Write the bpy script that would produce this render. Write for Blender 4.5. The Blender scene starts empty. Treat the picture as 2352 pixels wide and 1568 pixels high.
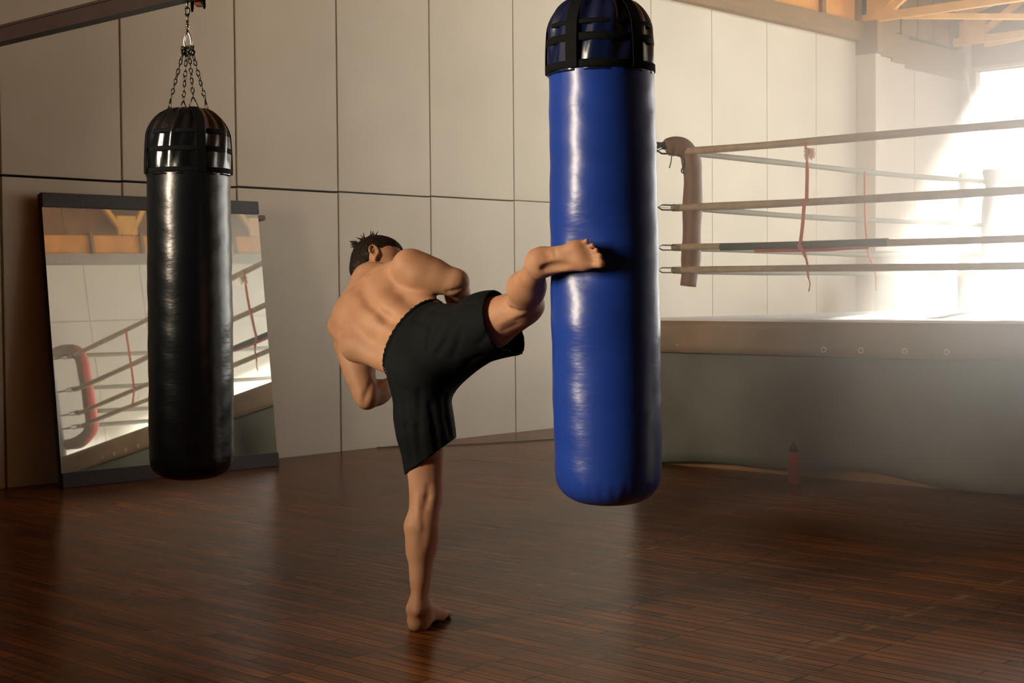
import bpy, bmesh, math, random
import numpy as np
from mathutils import Vector, Matrix

random.seed(7)
rng = np.random.default_rng(7)
SC = bpy.context.scene
COL = SC.collection

# ------------------------------------------------------------------ camera, world, lights, exposure
# room axes: +X runs out from the panelled wall, +Y along it towards the window wall, Z up; camera stands at (0, 0)
CAM = np.array([0.0, 0.0, 1.2])
FPX = 3440.0
PITCH, ROLL, YAW = 0.0340, -0.00785, 0.8203


def camera_axes():
    fwd = np.array([0, math.cos(PITCH), -math.sin(PITCH)])
    right = np.array([1.0, 0, 0])
    up = np.cross(right, fwd)
    c, s = math.cos(ROLL), math.sin(ROLL)
    r2, u2 = c * right + s * up, -s * right + c * up
    u = np.array([math.cos(YAW), math.sin(YAW), 0])
    v = np.array([math.sin(YAW), -math.cos(YAW), 0])
    M = np.array([v, u, [0, 0, 1.0]])
    return M @ r2, M @ u2, M @ fwd


AR, AU, AF = camera_axes()


def at(px, py, depth):
    """room point at a photo pixel and a distance in metres"""
    return CAM + ((px - 1176) / FPX * AR - (py - 784) / FPX * AU + AF) * depth


def cv(r, u, a):
    """direction from right, up, away"""
    return r * AR + u * AU + a * AF


cam_data = bpy.data.cameras.new('camera')
cam = bpy.data.objects.new('camera', cam_data)
COL.objects.link(cam)
cam_data.sensor_width = 36.0
cam_data.lens = FPX / 2352 * 36.0
cam_data.clip_end = 200
m = Matrix.Identity(4)
for i in range(3):
    m[i][0], m[i][1], m[i][2], m[i][3] = AR[i], AU[i], -AF[i], CAM[i]
cam.matrix_world = m
cam_data.dof.use_dof = True
cam_data.dof.focus_distance = 5.35
cam_data.dof.aperture_fstop = 12.0
SC.camera = cam

SC.view_settings.view_transform = 'Standard'
SC.view_settings.look = 'None'
SC.view_settings.gamma = 1.0
SC.view_settings.use_curve_mapping = False
SC.view_settings.exposure = -0.46
SC.render.film_transparent = False
try:
    SC.cycles.use_denoising = True
    SC.cycles.denoiser = 'OPENIMAGEDENOISE'
    SC.cycles.max_bounces = 7
    SC.cycles.use_adaptive_sampling = True
    SC.cycles.adaptive_threshold = 0.03
    SC.cycles.diffuse_bounces = 4
    SC.cycles.glossy_bounces = 4
    SC.cycles.volume_bounces = 1
    SC.cycles.sample_clamp_indirect = 6.0
    SC.cycles.caustics_reflective = False
    SC.cycles.caustics_refractive = False
except Exception:
    pass

world = bpy.data.worlds.new('world')
SC.world = world
world.use_nodes = True
wb = world.node_tree.nodes['Background']
wb.inputs[0].default_value = (0.35, 0.75, 0.80, 1)
wb.inputs[1].default_value = 0.012

WINDOW_FAR = 0.9      # strength of the daylit panes of the far wall
ROOF_GLOW = 1.2      # strength of the added glow under the roof
WINDOW_NEAR = 70.0    # strength of the tall warm window behind the camera's left
WALL_FILL = 330.0
HAZE = (0.018, 0.024, 0.020)

sun_d = bpy.data.lights.new('sun', 'SUN')
sun_d.energy = 80.0
sun_d.angle = math.radians(2.0)
sun_d.color = (1.0, 0.94, 0.84)
sun = bpy.data.objects.new('sun', sun_d)
COL.objects.link(sun)
sd = Vector((0.345, -0.93, -0.296)).normalized()
sun.rotation_euler = sd.to_track_quat('-Z', 'Y').to_euler()

# added area light with a narrow spread, brightens the panelled wall behind the ring
fill_d = bpy.data.lights.new('wall_fill', 'AREA')
fill_d.shape = 'RECTANGLE'
fill_d.size, fill_d.size_y = 4.6, 2.0
fill_d.energy = WALL_FILL
fill_d.color = (0.86, 0.975, 1.0)
fill_d.spread = math.radians(75)
wall_fill = bpy.data.objects.new('wall_fill', fill_d)
COL.objects.link(wall_fill)
wall_fill.location = (-0.9, 13.2, 5.9)
wall_fill.rotation_euler = (Vector((-8.6, 12.0, 1.6)) - Vector(wall_fill.location)).to_track_quat('-Z', 'X').to_euler()

# ------------------------------------------------------------------ materials


def new_mat(name):
    mt = bpy.data.materials.new(name)
    mt.use_nodes = True
    nt = mt.node_tree
    return mt, nt, nt.nodes['Principled BSDF']


def nd(nt, typ, **kw):
    n = nt.nodes.new(typ)
    for k, v in kw.items():
        setattr(n, k, v)
    return n


def setin(b, name, val):
    if name in b.inputs:
        b.inputs[name].default_value = val


def simple_mat(name, col, rough=0.5, metal=0.0, spec=0.5, var=0.12, scale=8.0, bump=0.0, bscale=60.0, stretch=(1, 1, 1), coat=0.0, detail=4.0):
    mt, nt, b = new_mat(name)
    tc = nd(nt, 'ShaderNodeTexCoord')
    mp = nd(nt, 'ShaderNodeMapping')
    mp.inputs['Scale'].default_value = stretch
    nt.links.new(tc.outputs['Object'], mp.inputs['Vector'])
    nz = nd(nt, 'ShaderNodeTexNoise')
    nz.inputs['Scale'].default_value = scale
    nz.inputs['Detail'].default_value = detail
    nt.links.new(mp.outputs[0], nz.inputs['Vector'])
    cr = nd(nt, 'ShaderNodeValToRGB')
    c0 = [max(0, c * (1 - var)) for c in col]
    c1 = [min(1, c * (1 + var)) for c in col]
    cr.color_ramp.elements[0].color = (*c0, 1)
    cr.color_ramp.elements[1].color = (*c1, 1)
    cr.color_ramp.elements[0].position = 0.3
    cr.color_ramp.elements[1].position = 0.7
    nt.links.new(nz.outputs[0], cr.inputs[0])
    nt.links.new(cr.outputs[0], b.inputs['Base Color'])
    b.inputs['Roughness'].default_value = rough
    b.inputs['Metallic'].default_value = metal
    setin(b, 'Specular IOR Level', spec)
    setin(b, 'Coat Weight', coat)
    setin(b, 'Coat Roughness', 0.15)
    if bump > 0:
        nb = nd(nt, 'ShaderNodeTexNoise')
        nb.inputs['Scale'].default_value = bscale
        nb.inputs['Detail'].default_value = 3
        nt.links.new(mp.outputs[0], nb.inputs['Vector'])
        bp = nd(nt, 'ShaderNodeBump')
        bp.inputs['Strength'].default_value = bump
        bp.inputs['Distance'].default_value = 0.01
        nt.links.new(nb.outputs[0], bp.inputs['Height'])
        nt.links.new(bp.outputs[0], b.inputs['Normal'])
    return mt


def emit_mat(name, col, strength):
    """frosted glazing lit by the sky outside; sunlight passes"""
    mt, nt, b = new_mat(name)
    em = nd(nt, 'ShaderNodeEmission')
    em.inputs[0].default_value = (*col, 1)
    em.inputs[1].default_value = strength
    tr = nd(nt, 'ShaderNodeBsdfTransparent')
    tr.inputs[0].default_value = (0.9, 0.9, 0.88, 1)
    ad = nd(nt, 'ShaderNodeAddShader')
    nt.links.new(em.outputs[0], ad.inputs[0])
    nt.links.new(tr.outputs[0], ad.inputs[1])
    nt.links.new(ad.outputs[0], nt.nodes['Material Output'].inputs['Surface'])
    nt.nodes.remove(b)
    return mt


def floor_mat():
    mt, nt, b = new_mat('floor_boards')
    L = nt.links.new
    tc = nd(nt, 'ShaderNodeTexCoord')
    mp = nd(nt, 'ShaderNodeMapping')
    L(tc.outputs['Object'], mp.inputs['Vector'])
    br = nd(nt, 'ShaderNodeTexBrick')
    br.offset = 0.37
    br.offset_frequency = 3
    br.squash = 1.0
    br.inputs['Scale'].default_value = 1.0
    br.inputs['Brick Width'].default_value = 0.62
    br.inputs['Row Height'].default_value = 0.058
    br.inputs['Mortar Size'].default_value = 0.0034
    br.inputs['Mortar Smooth'].default_value = 0.3
    br.inputs['Bias'].default_value = -0.1
    br.inputs['Color1'].default_value = (0.20, 0.074, 0.019, 1)
    br.inputs['Color2'].default_value = (0.10, 0.036, 0.010, 1)
    br.inputs['Mortar'].default_value = (0.012, 0.008, 0.006, 1)
    L(mp.outputs[0], br.inputs['Vector'])
    # wear in large soft patches and grain along the boards
    mg = nd(nt, 'ShaderNodeMapping')
    mg.inputs['Scale'].default_value = (1.2, 22.0, 1)
    L(tc.outputs['Object'], mg.inputs['Vector'])
    gr = nd(nt, 'ShaderNodeTexNoise')
    gr.inputs['Scale'].default_value = 2.5
    gr.inputs['Detail'].default_value = 6
    L(mg.outputs[0], gr.inputs['Vector'])
    wn = nd(nt, 'ShaderNodeTexNoise')
    wn.inputs['Scale'].default_value = 0.9
    wn.inputs['Detail'].default_value = 5
    L(tc.outputs['Object'], wn.inputs['Vector'])
    mx = nd(nt, 'ShaderNodeMixRGB', blend_type='MULTIPLY')
    mx.inputs[0].default_value = 1.0
    rg = nd(nt, 'ShaderNodeValToRGB')
    rg.color_ramp.elements[0].color = (0.62, 0.60, 0.58, 1)
    rg.color_ramp.elements[1].color = (1.25, 1.22, 1.2, 1)
    rg.color_ramp.elements[0].position = 0.3
    rg.color_ramp.elements[1].position = 0.72
    L(gr.outputs[0], rg.inputs[0])
    L(br.outputs['Color'], mx.inputs[1])
    L(rg.outputs[0], mx.inputs[2])
    m2 = nd(nt, 'ShaderNodeMixRGB', blend_type='MULTIPLY')
    m2.inputs[0].default_value = 1.0
    r2 = nd(nt, 'ShaderNodeValToRGB')
    r2.color_ramp.elements[0].color = (0.7, 0.68, 0.64, 1)
    r2.color_ramp.elements[1].color = (1.15, 1.15, 1.12, 1)
    r2.color_ramp.elements[0].position = 0.35
    r2.color_ramp.elements[1].position = 0.65
    L(wn.outputs[0], r2.inputs[0])
    L(mx.outputs[0], m2.inputs[1])
    L(r2.outputs[0], m2.inputs[2])
    # remains of painted court lines, worn through
    sx = nd(nt, 'ShaderNodeSeparateXYZ')
    L(tc.outputs['Object'], sx.inputs[0])
    last = m2.outputs[0]
    for off, slope, wid, amt, colr, ymin in ((-4.08, -0.19, 0.02, 0.55, (0.20, 0.15, 0.09, 1), 4.5), (-2.66, 0.0, 0.02, 0.5, (0.20, 0.15, 0.09, 1), 4.1), (-3.55, -0.18, 0.014, 0.5, (0.03, 0.016, 0.01, 1), 2.0)):
        # distance from the line x = off + slope * (y - 4.6)
        a1 = nd(nt, 'ShaderNodeMath', operation='MULTIPLY_ADD')
        L(sx.outputs[1], a1.inputs[0])
        a1.inputs[1].default_value = slope
        a1.inputs[2].default_value = off - slope * 4.6
        a2 = nd(nt, 'ShaderNodeMath', operation='SUBTRACT')
        L(sx.outputs[0], a2.inputs[0])
        L(a1.outputs[0], a2.inputs[1])
        a3 = nd(nt, 'ShaderNodeMath', operation='ABSOLUTE')
        L(a2.outputs[0], a3.inputs[0])
        a4 = nd(nt, 'ShaderNodeMapRange')
        a4.inputs['From Min'].default_value = wid
        a4.inputs['From Max'].default_value = wid * 0.5
        L(a3.outputs[0], a4.inputs['Value'])
        n4 = nd(nt, 'ShaderNodeTexNoise')
        n4.inputs['Scale'].default_value = 7
        L(tc.outputs['Object'], n4.inputs['Vector'])
        a5 = nd(nt, 'ShaderNodeMapRange')
        a5.inputs['From Min'].default_value = 0.45
        a5.inputs['From Max'].default_value = 0.6
        a5.inputs['To Max'].default_value = amt
        L(n4.outputs[0], a5.inputs['Value'])
        a6 = nd(nt, 'ShaderNodeMath', operation='MULTIPLY')
        L(a4.outputs[0], a6.inputs[0])
        L(a5.outputs[0], a6.inputs[1])
        a7 = nd(nt, 'ShaderNodeMath', operation='GREATER_THAN')
        L(sx.outputs[1], a7.inputs[0])
        a7.inputs[1].default_value = ymin
        a8 = nd(nt, 'ShaderNodeMath', operation='MULTIPLY')
        L(a6.outputs[0], a8.inputs[0])
        L(a7.outputs[0], a8.inputs[1])
        mm = nd(nt, 'ShaderNodeMixRGB')
        L(a8.outputs[0], mm.inputs[0])
        L(last, mm.inputs[1])
        mm.inputs[2].default_value = colr
        last = mm.outputs[0]
    L(last, b.inputs['Base Color'])
    rr = nd(nt, 'ShaderNodeMapRange')
    rr.inputs['To Min'].default_value = 0.16
    rr.inputs['To Max'].default_value = 0.30
    L(wn.outputs[0], rr.inputs['Value'])
    L(rr.outputs[0], b.inputs['Roughness'])
    setin(b, 'Specular IOR Level', 0.04)
    bp = nd(nt, 'ShaderNodeBump')
    bp.inputs['Strength'].default_value = 0.3
    bp.inputs['Distance'].default_value = 0.004
    ad = nd(nt, 'ShaderNodeMath', operation='MULTIPLY_ADD')
    L(br.outputs['Fac'], ad.inputs[0])
    ad.inputs[1].default_value = -1.0
    L(gr.outputs[0], ad.inputs[2])
    L(ad.outputs[0], bp.inputs['Height'])
    L(bp.outputs[0], b.inputs['Normal'])
    return mt


def skin_mat():
    mt, nt, b = new_mat('skin')
    L = nt.links.new
    tc = nd(nt, 'ShaderNodeTexCoord')
    n1 = nd(nt, 'ShaderNodeTexNoise')
    n1.inputs['Scale'].default_value = 9
    n1.inputs['Detail'].default_value = 5
    L(tc.outputs['Object'], n1.inputs['Vector'])
    cr = nd(nt, 'ShaderNodeValToRGB')
    cr.color_ramp.elements[0].color = (0.42, 0.215, 0.118, 1)
    cr.color_ramp.elements[1].color = (0.53, 0.30, 0.175, 1)
    cr.color_ramp.elements[0].position = 0.3
    cr.color_ramp.elements[1].position = 0.7
    L(n1.outputs[0], cr.inputs[0])
    L(cr.outputs[0], b.inputs['Base Color'])
    b.inputs['Roughness'].default_value = 0.58
    setin(b, 'Specular IOR Level', 0.3)
    setin(b, 'Subsurface Weight', 0.12)
    setin(b, 'Subsurface Scale', 0.02)
    b.inputs['Subsurface Radius'].default_value = (1.0, 0.35, 0.18)
    n2 = nd(nt, 'ShaderNodeTexNoise')
    n2.inputs['Scale'].default_value = 160
    n2.inputs['Detail'].default_value = 3
    L(tc.outputs['Object'], n2.inputs['Vector'])
    bp = nd(nt, 'ShaderNodeBump')
    bp.inputs['Strength'].default_value = 0.08
    bp.inputs['Distance'].default_value = 0.004
    L(n2.outputs[0], bp.inputs['Height'])
    L(bp.outputs[0], b.inputs['Normal'])
    return mt


M = {}
M['floor'] = floor_mat()
M['panel'] = simple_mat('wall_panel', (0.58, 0.50, 0.385), 0.72, spec=0.25, var=0.05, scale=1.6, bump=0.05, bscale=25, detail=8)
M['panel_white'] = simple_mat('wall_panel_pale', (0.62, 0.59, 0.51), 0.7, spec=0.25, var=0.05, scale=1.6, detail=8)
M['dark_panel'] = simple_mat('dark_panel', (0.045, 0.038, 0.032), 0.7, spec=0.2)  # for unseen walls, kept dark to cut bounce light
M['groove'] = simple_mat('panel_gap', (0.015, 0.017, 0.015), 0.9, spec=0.1)
M['brown_beam'] = simple_mat('brown_beam', (0.20, 0.11, 0.035), 0.6, var=0.2, scale=3, stretch=(1, 1, 6))
M['roof'] = simple_mat('roof_boards', (0.19, 0.08, 0.026), 0.7, var=0.25, scale=3)
M['orange'] = simple_mat('lit_wood_boards', (0.66, 0.27, 0.045), 0.6, var=0.15, scale=4)
M['truss'] = simple_mat('yellow_timber', (0.70, 0.36, 0.06), 0.55, var=0.15, scale=5)
M['steel_beam'] = simple_mat('red_brown_steel', (0.013, 0.0045, 0.0024), 0.5, var=0.3, scale=6)
M['concrete'] = simple_mat('grey_plaster', (0.30, 0.27, 0.23), 0.8, var=0.08, scale=2)
M['window_far'] = emit_mat('daylit_pane', (1.0, 1.0, 0.96), WINDOW_FAR * 2.5)
M['window_side'] = emit_mat('added_glow_pane', (0.96, 1.0, 0.98), ROOF_GLOW)  # added glow, not a real opening
M['window_sun'] = emit_mat('sunward_pane', (1.0, 0.98, 0.92), WINDOW_FAR * 7.0)
M['window_near'] = emit_mat('warm_pane', (1.0, 0.83, 0.63), WINDOW_NEAR)
M['window_frame'] = simple_mat('window_frame', (0.42, 0.36, 0.28), 0.5)
M['black_vinyl'] = simple_mat('black_vinyl', (0.006, 0.0075, 0.009), 0.27, spec=0.5, var=0.1, scale=5, bump=0.10, bscale=26, stretch=(1, 1, 2.2))
M['black_gloss'] = simple_mat('black_gloss_vinyl', (0.005, 0.006, 0.007), 0.2, spec=0.55, var=0.1, scale=5, bump=0.22, bscale=16, stretch=(1.6, 1.6, 0.6))
M['blue_vinyl'] = simple_mat('blue_vinyl', (0.014, 0.052, 0.33), 0.30, spec=0.5, var=0.08, scale=5, bump=0.10, bscale=24, stretch=(1, 1, 2.4))
M['blue_shaded'] = simple_mat('shaded_blue_vinyl', (0.005, 0.012, 0.050), 0.22, spec=0.5, var=0.1, scale=5, bump=0.2, bscale=14, stretch=(1.6, 1.6, 0.6))  # same blue vinyl, with the collar's shade put into the colour
M['web'] = simple_mat('black_webbing', (0.0055, 0.006, 0.0065), 0.8, spec=0.12, bump=0.2, bscale=200)
M['chain'] = simple_mat('dark_chain_steel', (0.075, 0.072, 0.065), 0.3, metal=1.0, var=0.25, scale=30)
M['chrome'] = simple_mat('bright_steel', (0.55, 0.52, 0.46), 0.2, metal=1.0)
M['clamp'] = simple_mat('orange_red_paint', (0.28, 0.05, 0.015), 0.45)
M['mirror'] = simple_mat('mirror_glass', (0.84, 0.87, 0.83), 0.015, metal=1.0, var=0.0)
M['dark_wood'] = simple_mat('dark_stained_board', (0.030, 0.021, 0.016), 0.55, var=0.3, scale=6, stretch=(1, 8, 8))
M['red_wood'] = simple_mat('red_brown_batten', (0.17, 0.055, 0.03), 0.6, var=0.2, scale=6)
M['shorts'] = simple_mat('black_cotton', (0.0045, 0.006, 0.0066), 0.85, spec=0.18, var=0.1, bump=0.12, bscale=300)
M['hair'] = simple_mat('dark_brown_hair', (0.014, 0.009, 0.006), 0.6, spec=0.2, var=0.5, scale=40, bump=0.3, bscale=120, stretch=(1, 1, 1))
M['skin'] = skin_mat()
M['canvas'] = simple_mat('ring_canvas', (0.74, 0.76, 0.76), 0.6, var=0.05, scale=3)
M['apron'] = simple_mat('grey_green_tarpaulin', (0.13, 0.145, 0.125), 0.65, var=0.22, scale=2.2, bump=0.2, bscale=5)
M['band'] = simple_mat('tan_band', (0.27, 0.195, 0.13), 0.7, var=0.15, scale=4)
M['eyelet'] = simple_mat('pale_eyelet', (0.75, 0.70, 0.58), 0.4)
M['rope'] = simple_mat('tan_rope_sleeve', (0.40, 0.31, 0.22), 0.75, var=0.15, scale=20, stretch=(1, 1, 1))
M['rope_dark'] = simple_mat('dark_teal_sleeve', (0.055, 0.07, 0.07), 0.7)
M['rope_red'] = simple_mat('red_sleeve', (0.55, 0.10, 0.09), 0.7)
M['rope_pale'] = simple_mat('pale_rope_sleeve', (0.27, 0.24, 0.18), 0.75, var=0.1, scale=20)
M['pad_brown'] = simple_mat('brown_pad', (0.20, 0.115, 0.075), 0.6, var=0.15, scale=9, bump=0.2, bscale=20)
M['pad_red'] = simple_mat('red_pad', (0.50, 0.085, 0.07), 0.55, var=0.2, scale=9, bump=0.2, bscale=20)
M['pad_cream'] = simple_mat('cream_pad', (0.62, 0.60, 0.55), 0.7)
M['tie'] = simple_mat('salmon_tie', (0.62, 0.17, 0.10), 0.8)
M['tuft'] = simple_mat('pale_pink_tuft', (0.85, 0.62, 0.52), 0.9)
M['post'] = simple_mat('grey_post', (0.34, 0.32, 0.30), 0.5)
M['plinth'] = simple_mat('wood_plinth', (0.32, 0.17, 0.06), 0.6, var=0.2)
M['red_bottle'] = simple_mat('red_plastic', (0.42, 0.06, 0.05), 0.4)
M['cap'] = simple_mat('dark_cap', (0.05, 0.035, 0.03), 0.5)
M['cable'] = simple_mat('black_cable', (0.04, 0.04, 0.034), 0.6)
M['cabinet'] = simple_mat('grey_cabinet', (0.40, 0.38, 0.35), 0.6)

# ------------------------------------------------------------------ mesh helpers


def link(o, parent=None):
    COL.objects.link(o)
    if parent is not None:
        o.parent = parent
    return o


def mesh_obj(name, verts, faces, mats, parent=None, smooth=False, fm=None):
    me = bpy.data.meshes.new(name)
    me.from_pydata([tuple(map(float, v)) for v in verts], [], [tuple(f) for f in faces])
    if not isinstance(mats, (list, tuple)):
        mats = [mats]
    for q in mats:
        me.materials.append(q)
    if fm is not None:
        me.polygons.foreach_set('material_index', np.asarray(fm, dtype=np.int32))
    if smooth:
        me.polygons.foreach_set('use_smooth', np.ones(len(me.polygons), dtype=bool))
    me.update()
    return link(bpy.data.objects.new(name, me), parent)


def tag(o, label=None, cat=None, group=None, kind=None):
    for k, v in (('label', label), ('category', cat), ('group', group), ('kind', kind)):
        if v:
            o[k] = v
    return o


def empty(name, loc=(0, 0, 0)):
    o = bpy.data.objects.new(name, None)
    o.location = loc
    o.empty_display_size = 0.1
    return link(o)


class MB:
    """collects shapes into one mesh"""

    def __init__(self):
        self.v, self.f, self.m = [], [], []

    def add(self, verts, faces, mi=0):
        k = len(self.v)
        self.v += [tuple(p) for p in verts]
        self.f += [tuple(i + k for i in f) for f in faces]
        self.m += [mi] * len(faces)
        return self

    def box(self, x0, x1, y0, y1, z0, z1, mi=0, bev=0.0):
        bm = bmesh.new()
        bmesh.ops.create_cube(bm, size=1)
        for v in bm.verts:
            v.co = Vector(((x0 + x1) / 2 + v.co.x * (x1 - x0), (y0 + y1) / 2 + v.co.y * (y1 - y0), (z0 + z1) / 2 + v.co.z * (z1 - z0)))
        if bev > 0:
            bmesh.ops.bevel(bm, geom=list(bm.edges), offset=bev, segments=2, affect='EDGES')
        return self.bm(bm, mi)

    def bar(self, a, b, w, h, mi=0, up=(0, 0, 1)):
        a, b = np.array(a, float), np.array(b, float)
        d = b - a
        L = np.linalg.norm(d)
        d /= L
        s = np.cross(d, up)
        if np.linalg.norm(s) < 1e-5:
            s = np.cross(d, (1, 0, 0))
        s /= np.linalg.norm(s)
        u = np.cross(s, d)
        vs = []
        for p in (a, b):
            for i, j in ((-1, -1), (1, -1), (1, 1), (-1, 1)):
                vs.append(p + s * i * w / 2 + u * j * h / 2)
        return self.add(vs, [(0, 1, 2, 3), (7, 6, 5, 4), (0, 4, 5, 1), (1, 5, 6, 2), (2, 6, 7, 3), (3, 7, 4, 0)], mi)

    def bm(self, bm, mi=0):
        bm.verts.index_update()
        self.add([v.co[:] for v in bm.verts], [[v.index for v in f.verts] for f in bm.faces], mi)
        bm.free()
        return self

    def tube(self, pts, rad, seg=10, mi=0, cap=True, closed=False, flat=1.0, ref=(0, 0, 1)):
        pts = [np.array(p, float) for p in pts]
        n = len(pts)
        rr = rad if isinstance(rad, (list, tuple, np.ndarray)) else [rad] * n
        vs, fs = [], []
        prev = None
        for i, p in enumerate(pts):
            if closed:
                d = pts[(i + 1) % n] - pts[i - 1]
            else:
                d = pts[min(i + 1, n - 1)] - pts[max(i - 1, 0)]
            d = d / (np.linalg.norm(d) + 1e-12)
            if prev is None:
                s = np.cross(d, ref)
                if np.linalg.norm(s) < 1e-3:
                    s = np.cross(d, (1, 0, 0))
            else:
                s = prev - d * (prev @ d)
            s = s / np.linalg.norm(s)
            prev = s
            u = np.cross(d, s)
            for j in range(seg):
                a = 2 * math.pi * j / seg
                vs.append(p + rr[i] * (s * math.cos(a) + u * flat * math.sin(a)))
        for i in range(n if closed else n - 1):
            k = (i + 1) % n
            for j in range(seg):
                q = (j + 1) % seg
                fs.append((i * seg + j, i * seg + q, k * seg + q, k * seg + j))
        if cap and not closed:
            fs.append(tuple(range(seg))[::-1])
            fs.append(tuple((n - 1) * seg + j for j in range(seg)))
        return self.add(vs, fs, mi)

    def lathe(self, prof, seg=32, center=(0, 0, 0), mi=0, fn=None):
        vs, fs = [], []
        n = len(prof)
        for i, (r, z) in enumerate(prof):
            for j in range(seg):
                a = 2 * math.pi * j / seg
                rr = r if fn is None else fn(r, z, a)
                vs.append((center[0] + rr * math.cos(a), center[1] + rr * math.sin(a), center[2] + z))
        for i in range(n - 1):
            for j in range(seg):
                q = (j + 1) % seg
                fs.append((i * seg + j, i * seg + q, (i + 1) * seg + q, (i + 1) * seg + j))
        fs.append(tuple(range(seg))[::-1])
        fs.append(tuple((n - 1) * seg + j for j in range(seg)))
        return self.add(vs, fs, mi)

    def build(self, name, mats, parent=None, smooth=False):
        return mesh_obj(name, self.v, self.f, mats, parent, smooth, self.m)


def smooth_path(pts, n=8):
    """Catmull-Rom through pts"""
    p = [np.array(q, float) for q in pts]
    p = [2 * p[0] - p[1]] + p + [2 * p[-1] - p[-2]]
    out = []
    for i in range(1, len(p) - 2):
        for k in range(n):
            t = k / n
            a, b, c, d = p[i - 1], p[i], p[i + 1], p[i + 2]
            out.append(0.5 * ((2 * b) + (c - a) * t + (2 * a - 5 * b + 4 * c - d) * t * t + (3 * b - a - 3 * c + d) * t ** 3))
    out.append(p[-2])
    return out


# ------------------------------------------------------------------ setting
WX = -8.6      # face of the panelled wall
OX = 4.0       # face of the opposite wall
FY = 17.4      # window wall
NY = -3.0      # near end wall
WTOP = 3.93


def structure(mb, name, mats, smooth=False):
    return tag(mb.build(name, mats, None, smooth), kind='structure')


structure(MB().box(WX - 0.4, OX + 0.4, NY - 0.4, FY + 0.4, -0.12, 0.0), 'floor', M['floor'])

# panelled wall: panels proud of a dark backing, joints open
seams = [-2.9, -1.95, -1.0, -0.05, 0.9, 1.83, 2.76, 3.7, 4.62, 5.479, 6.402, 7.332, 8.289, 9.264, 10.207, 11.152, 12.119, 13.085, 14.033, 14.86]
w = MB()
w.box(WX - 0.35, WX - 0.06, NY, FY + 0.3, 0, 6.6, 1)
for a, b in zip(seams[:-1], seams[1:]):
    g = 0.008 if a < 7.0 else (0.006 if a < 8.8 else (0.004 if a < 11 else 0.003))
    yj = 1.934 + (min(a, 11.4) - 4.6) * 0.0052
    w.box(WX - 0.07, WX, a + g, b - g, 0.0, yj - g, 0, 0.002)
    w.box(WX - 0.07, WX, a + g, b - g, yj + g, 6.3 if b < 11.0 else WTOP, 0, 0.002)
# beyond the pillar: three panels stepping down
for y0, y1, top, dx in ((14.98, 15.46, 3.80, 0.10), (15.47, 15.86, 3.775, 0.06), (15.87, 16.2, 3.75, 0.0), (16.21, 17.4, 3.75, 0.0)):
    w.box(WX - 0.07, WX + dx, y0, y1, 0, top, 0, 0.004)
structure(w, 'wall_left', [M['panel'], M['groove']])

# pillar, eaves beam, orange frieze on the panelled wall
structure(MB().box(WX - 0.05, WX + 0.24, 14.865, 14.985, 0, 3.78, 0, 0.006), 'pillar', M['panel'])
structure(MB().box(WX - 0.03, WX + 0.10, 11.15, 14.86, WTOP, 4.13, 0, 0.006).box(WX - 0.03, WX + 0.27, 14.85, 15.0, 3.78, 4.14, 0, 0.006)
          .box(WX - 0.03, WX + 0.14, 15.0, 15.5, 3.80, 4.12, 0, 0.004).box(WX - 0.03, WX + 0.09, 15.5, 15.9, 3.775, 4.1, 0, 0.004).box(WX - 0.03, WX + 0.05, 15.9, FY, 3.75, 4.08, 0, 0.004), 'trim_1', M['brown_beam'])
fr = MB()
for i, (a, b) in enumerate(((11.15, 12.1), (12.2, 13.05), (13.12, 14.05), (14.12, 14.8))):
    fr.box(WX - 0.03, WX + 0.02, a, b, 4.13, 4.42, 0 if i > 1 else 1)  # orange boards: light on the wood put into the colour, others brown
    fr.box(WX - 0.03, WX + 0.07, b, b + 0.07, 4.13, 4.5, 1)
for k in range(6):
    fr.box(WX - 0.03, WX + 0.02, 15.05 + k * 0.4, 15.42 + k * 0.4, 4.13, 4.7, 1, 0.004)
structure(fr, 'trim_2', [M['orange'], M['brown_beam']])

# opposite wall, seen in the leaning mirror
w = MB()
w.box(OX + 0.02, OX + 0.3, NY, FY + 0.3, 0, 6.6, 1)
y = NY
while y < FY - 0.1:
    b = min(y + 0.95, FY)
    w.box(OX, OX + 0.03, y + 0.005, b - 0.005, 0, 3.61, 0 if y > 9.5 else 2)  # unseen near part made dark to cut bounce light
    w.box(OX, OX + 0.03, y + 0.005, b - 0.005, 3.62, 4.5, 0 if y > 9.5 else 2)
    y += 0.95
structure(w, 'wall_right', [M['panel_white'], M['groove'], M['dark_panel']])
structure(MB().box(OX - 0.1, OX + 0.03, NY, FY, 4.5, 4.66, 0, 0.005), 'trim_3', M['concrete'])
fr = MB()
y = NY
while y < FY - 0.2:
    fr.box(OX - 0.02, OX + 0.03, y, y + 0.80, 4.66, 4.97, 0)
    fr.box(OX - 0.08, OX + 0.03, y + 0.80, y + 0.85, 4.66, 5.0, 1)
    for k in range(2):
        fr.box(OX + 0.0, OX + 0.03, y + 0.425 * k, y + 0.425 * k + 0.415, 4.97, 6.0, 2)
    y += 0.85
for yv in (2.4, 4.8, 7.2, 9.6, 12.0, 14.4):
    for s_ in (-1, 1):
        fr.bar((OX - 0.15, yv + 0.06 * s_, 4.95), (OX - 0.15, yv + 0.62 * s_, 5.85), 0.07, 0.07, 3)
    fr.box(OX - 0.18, OX - 0.12, yv - 0.16, yv + 0.16, 4.95, 5.25, 3)
structure(fr, 'trim_4', [M['orange'], M['brown_beam'], M['roof'], M['truss']])

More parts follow.
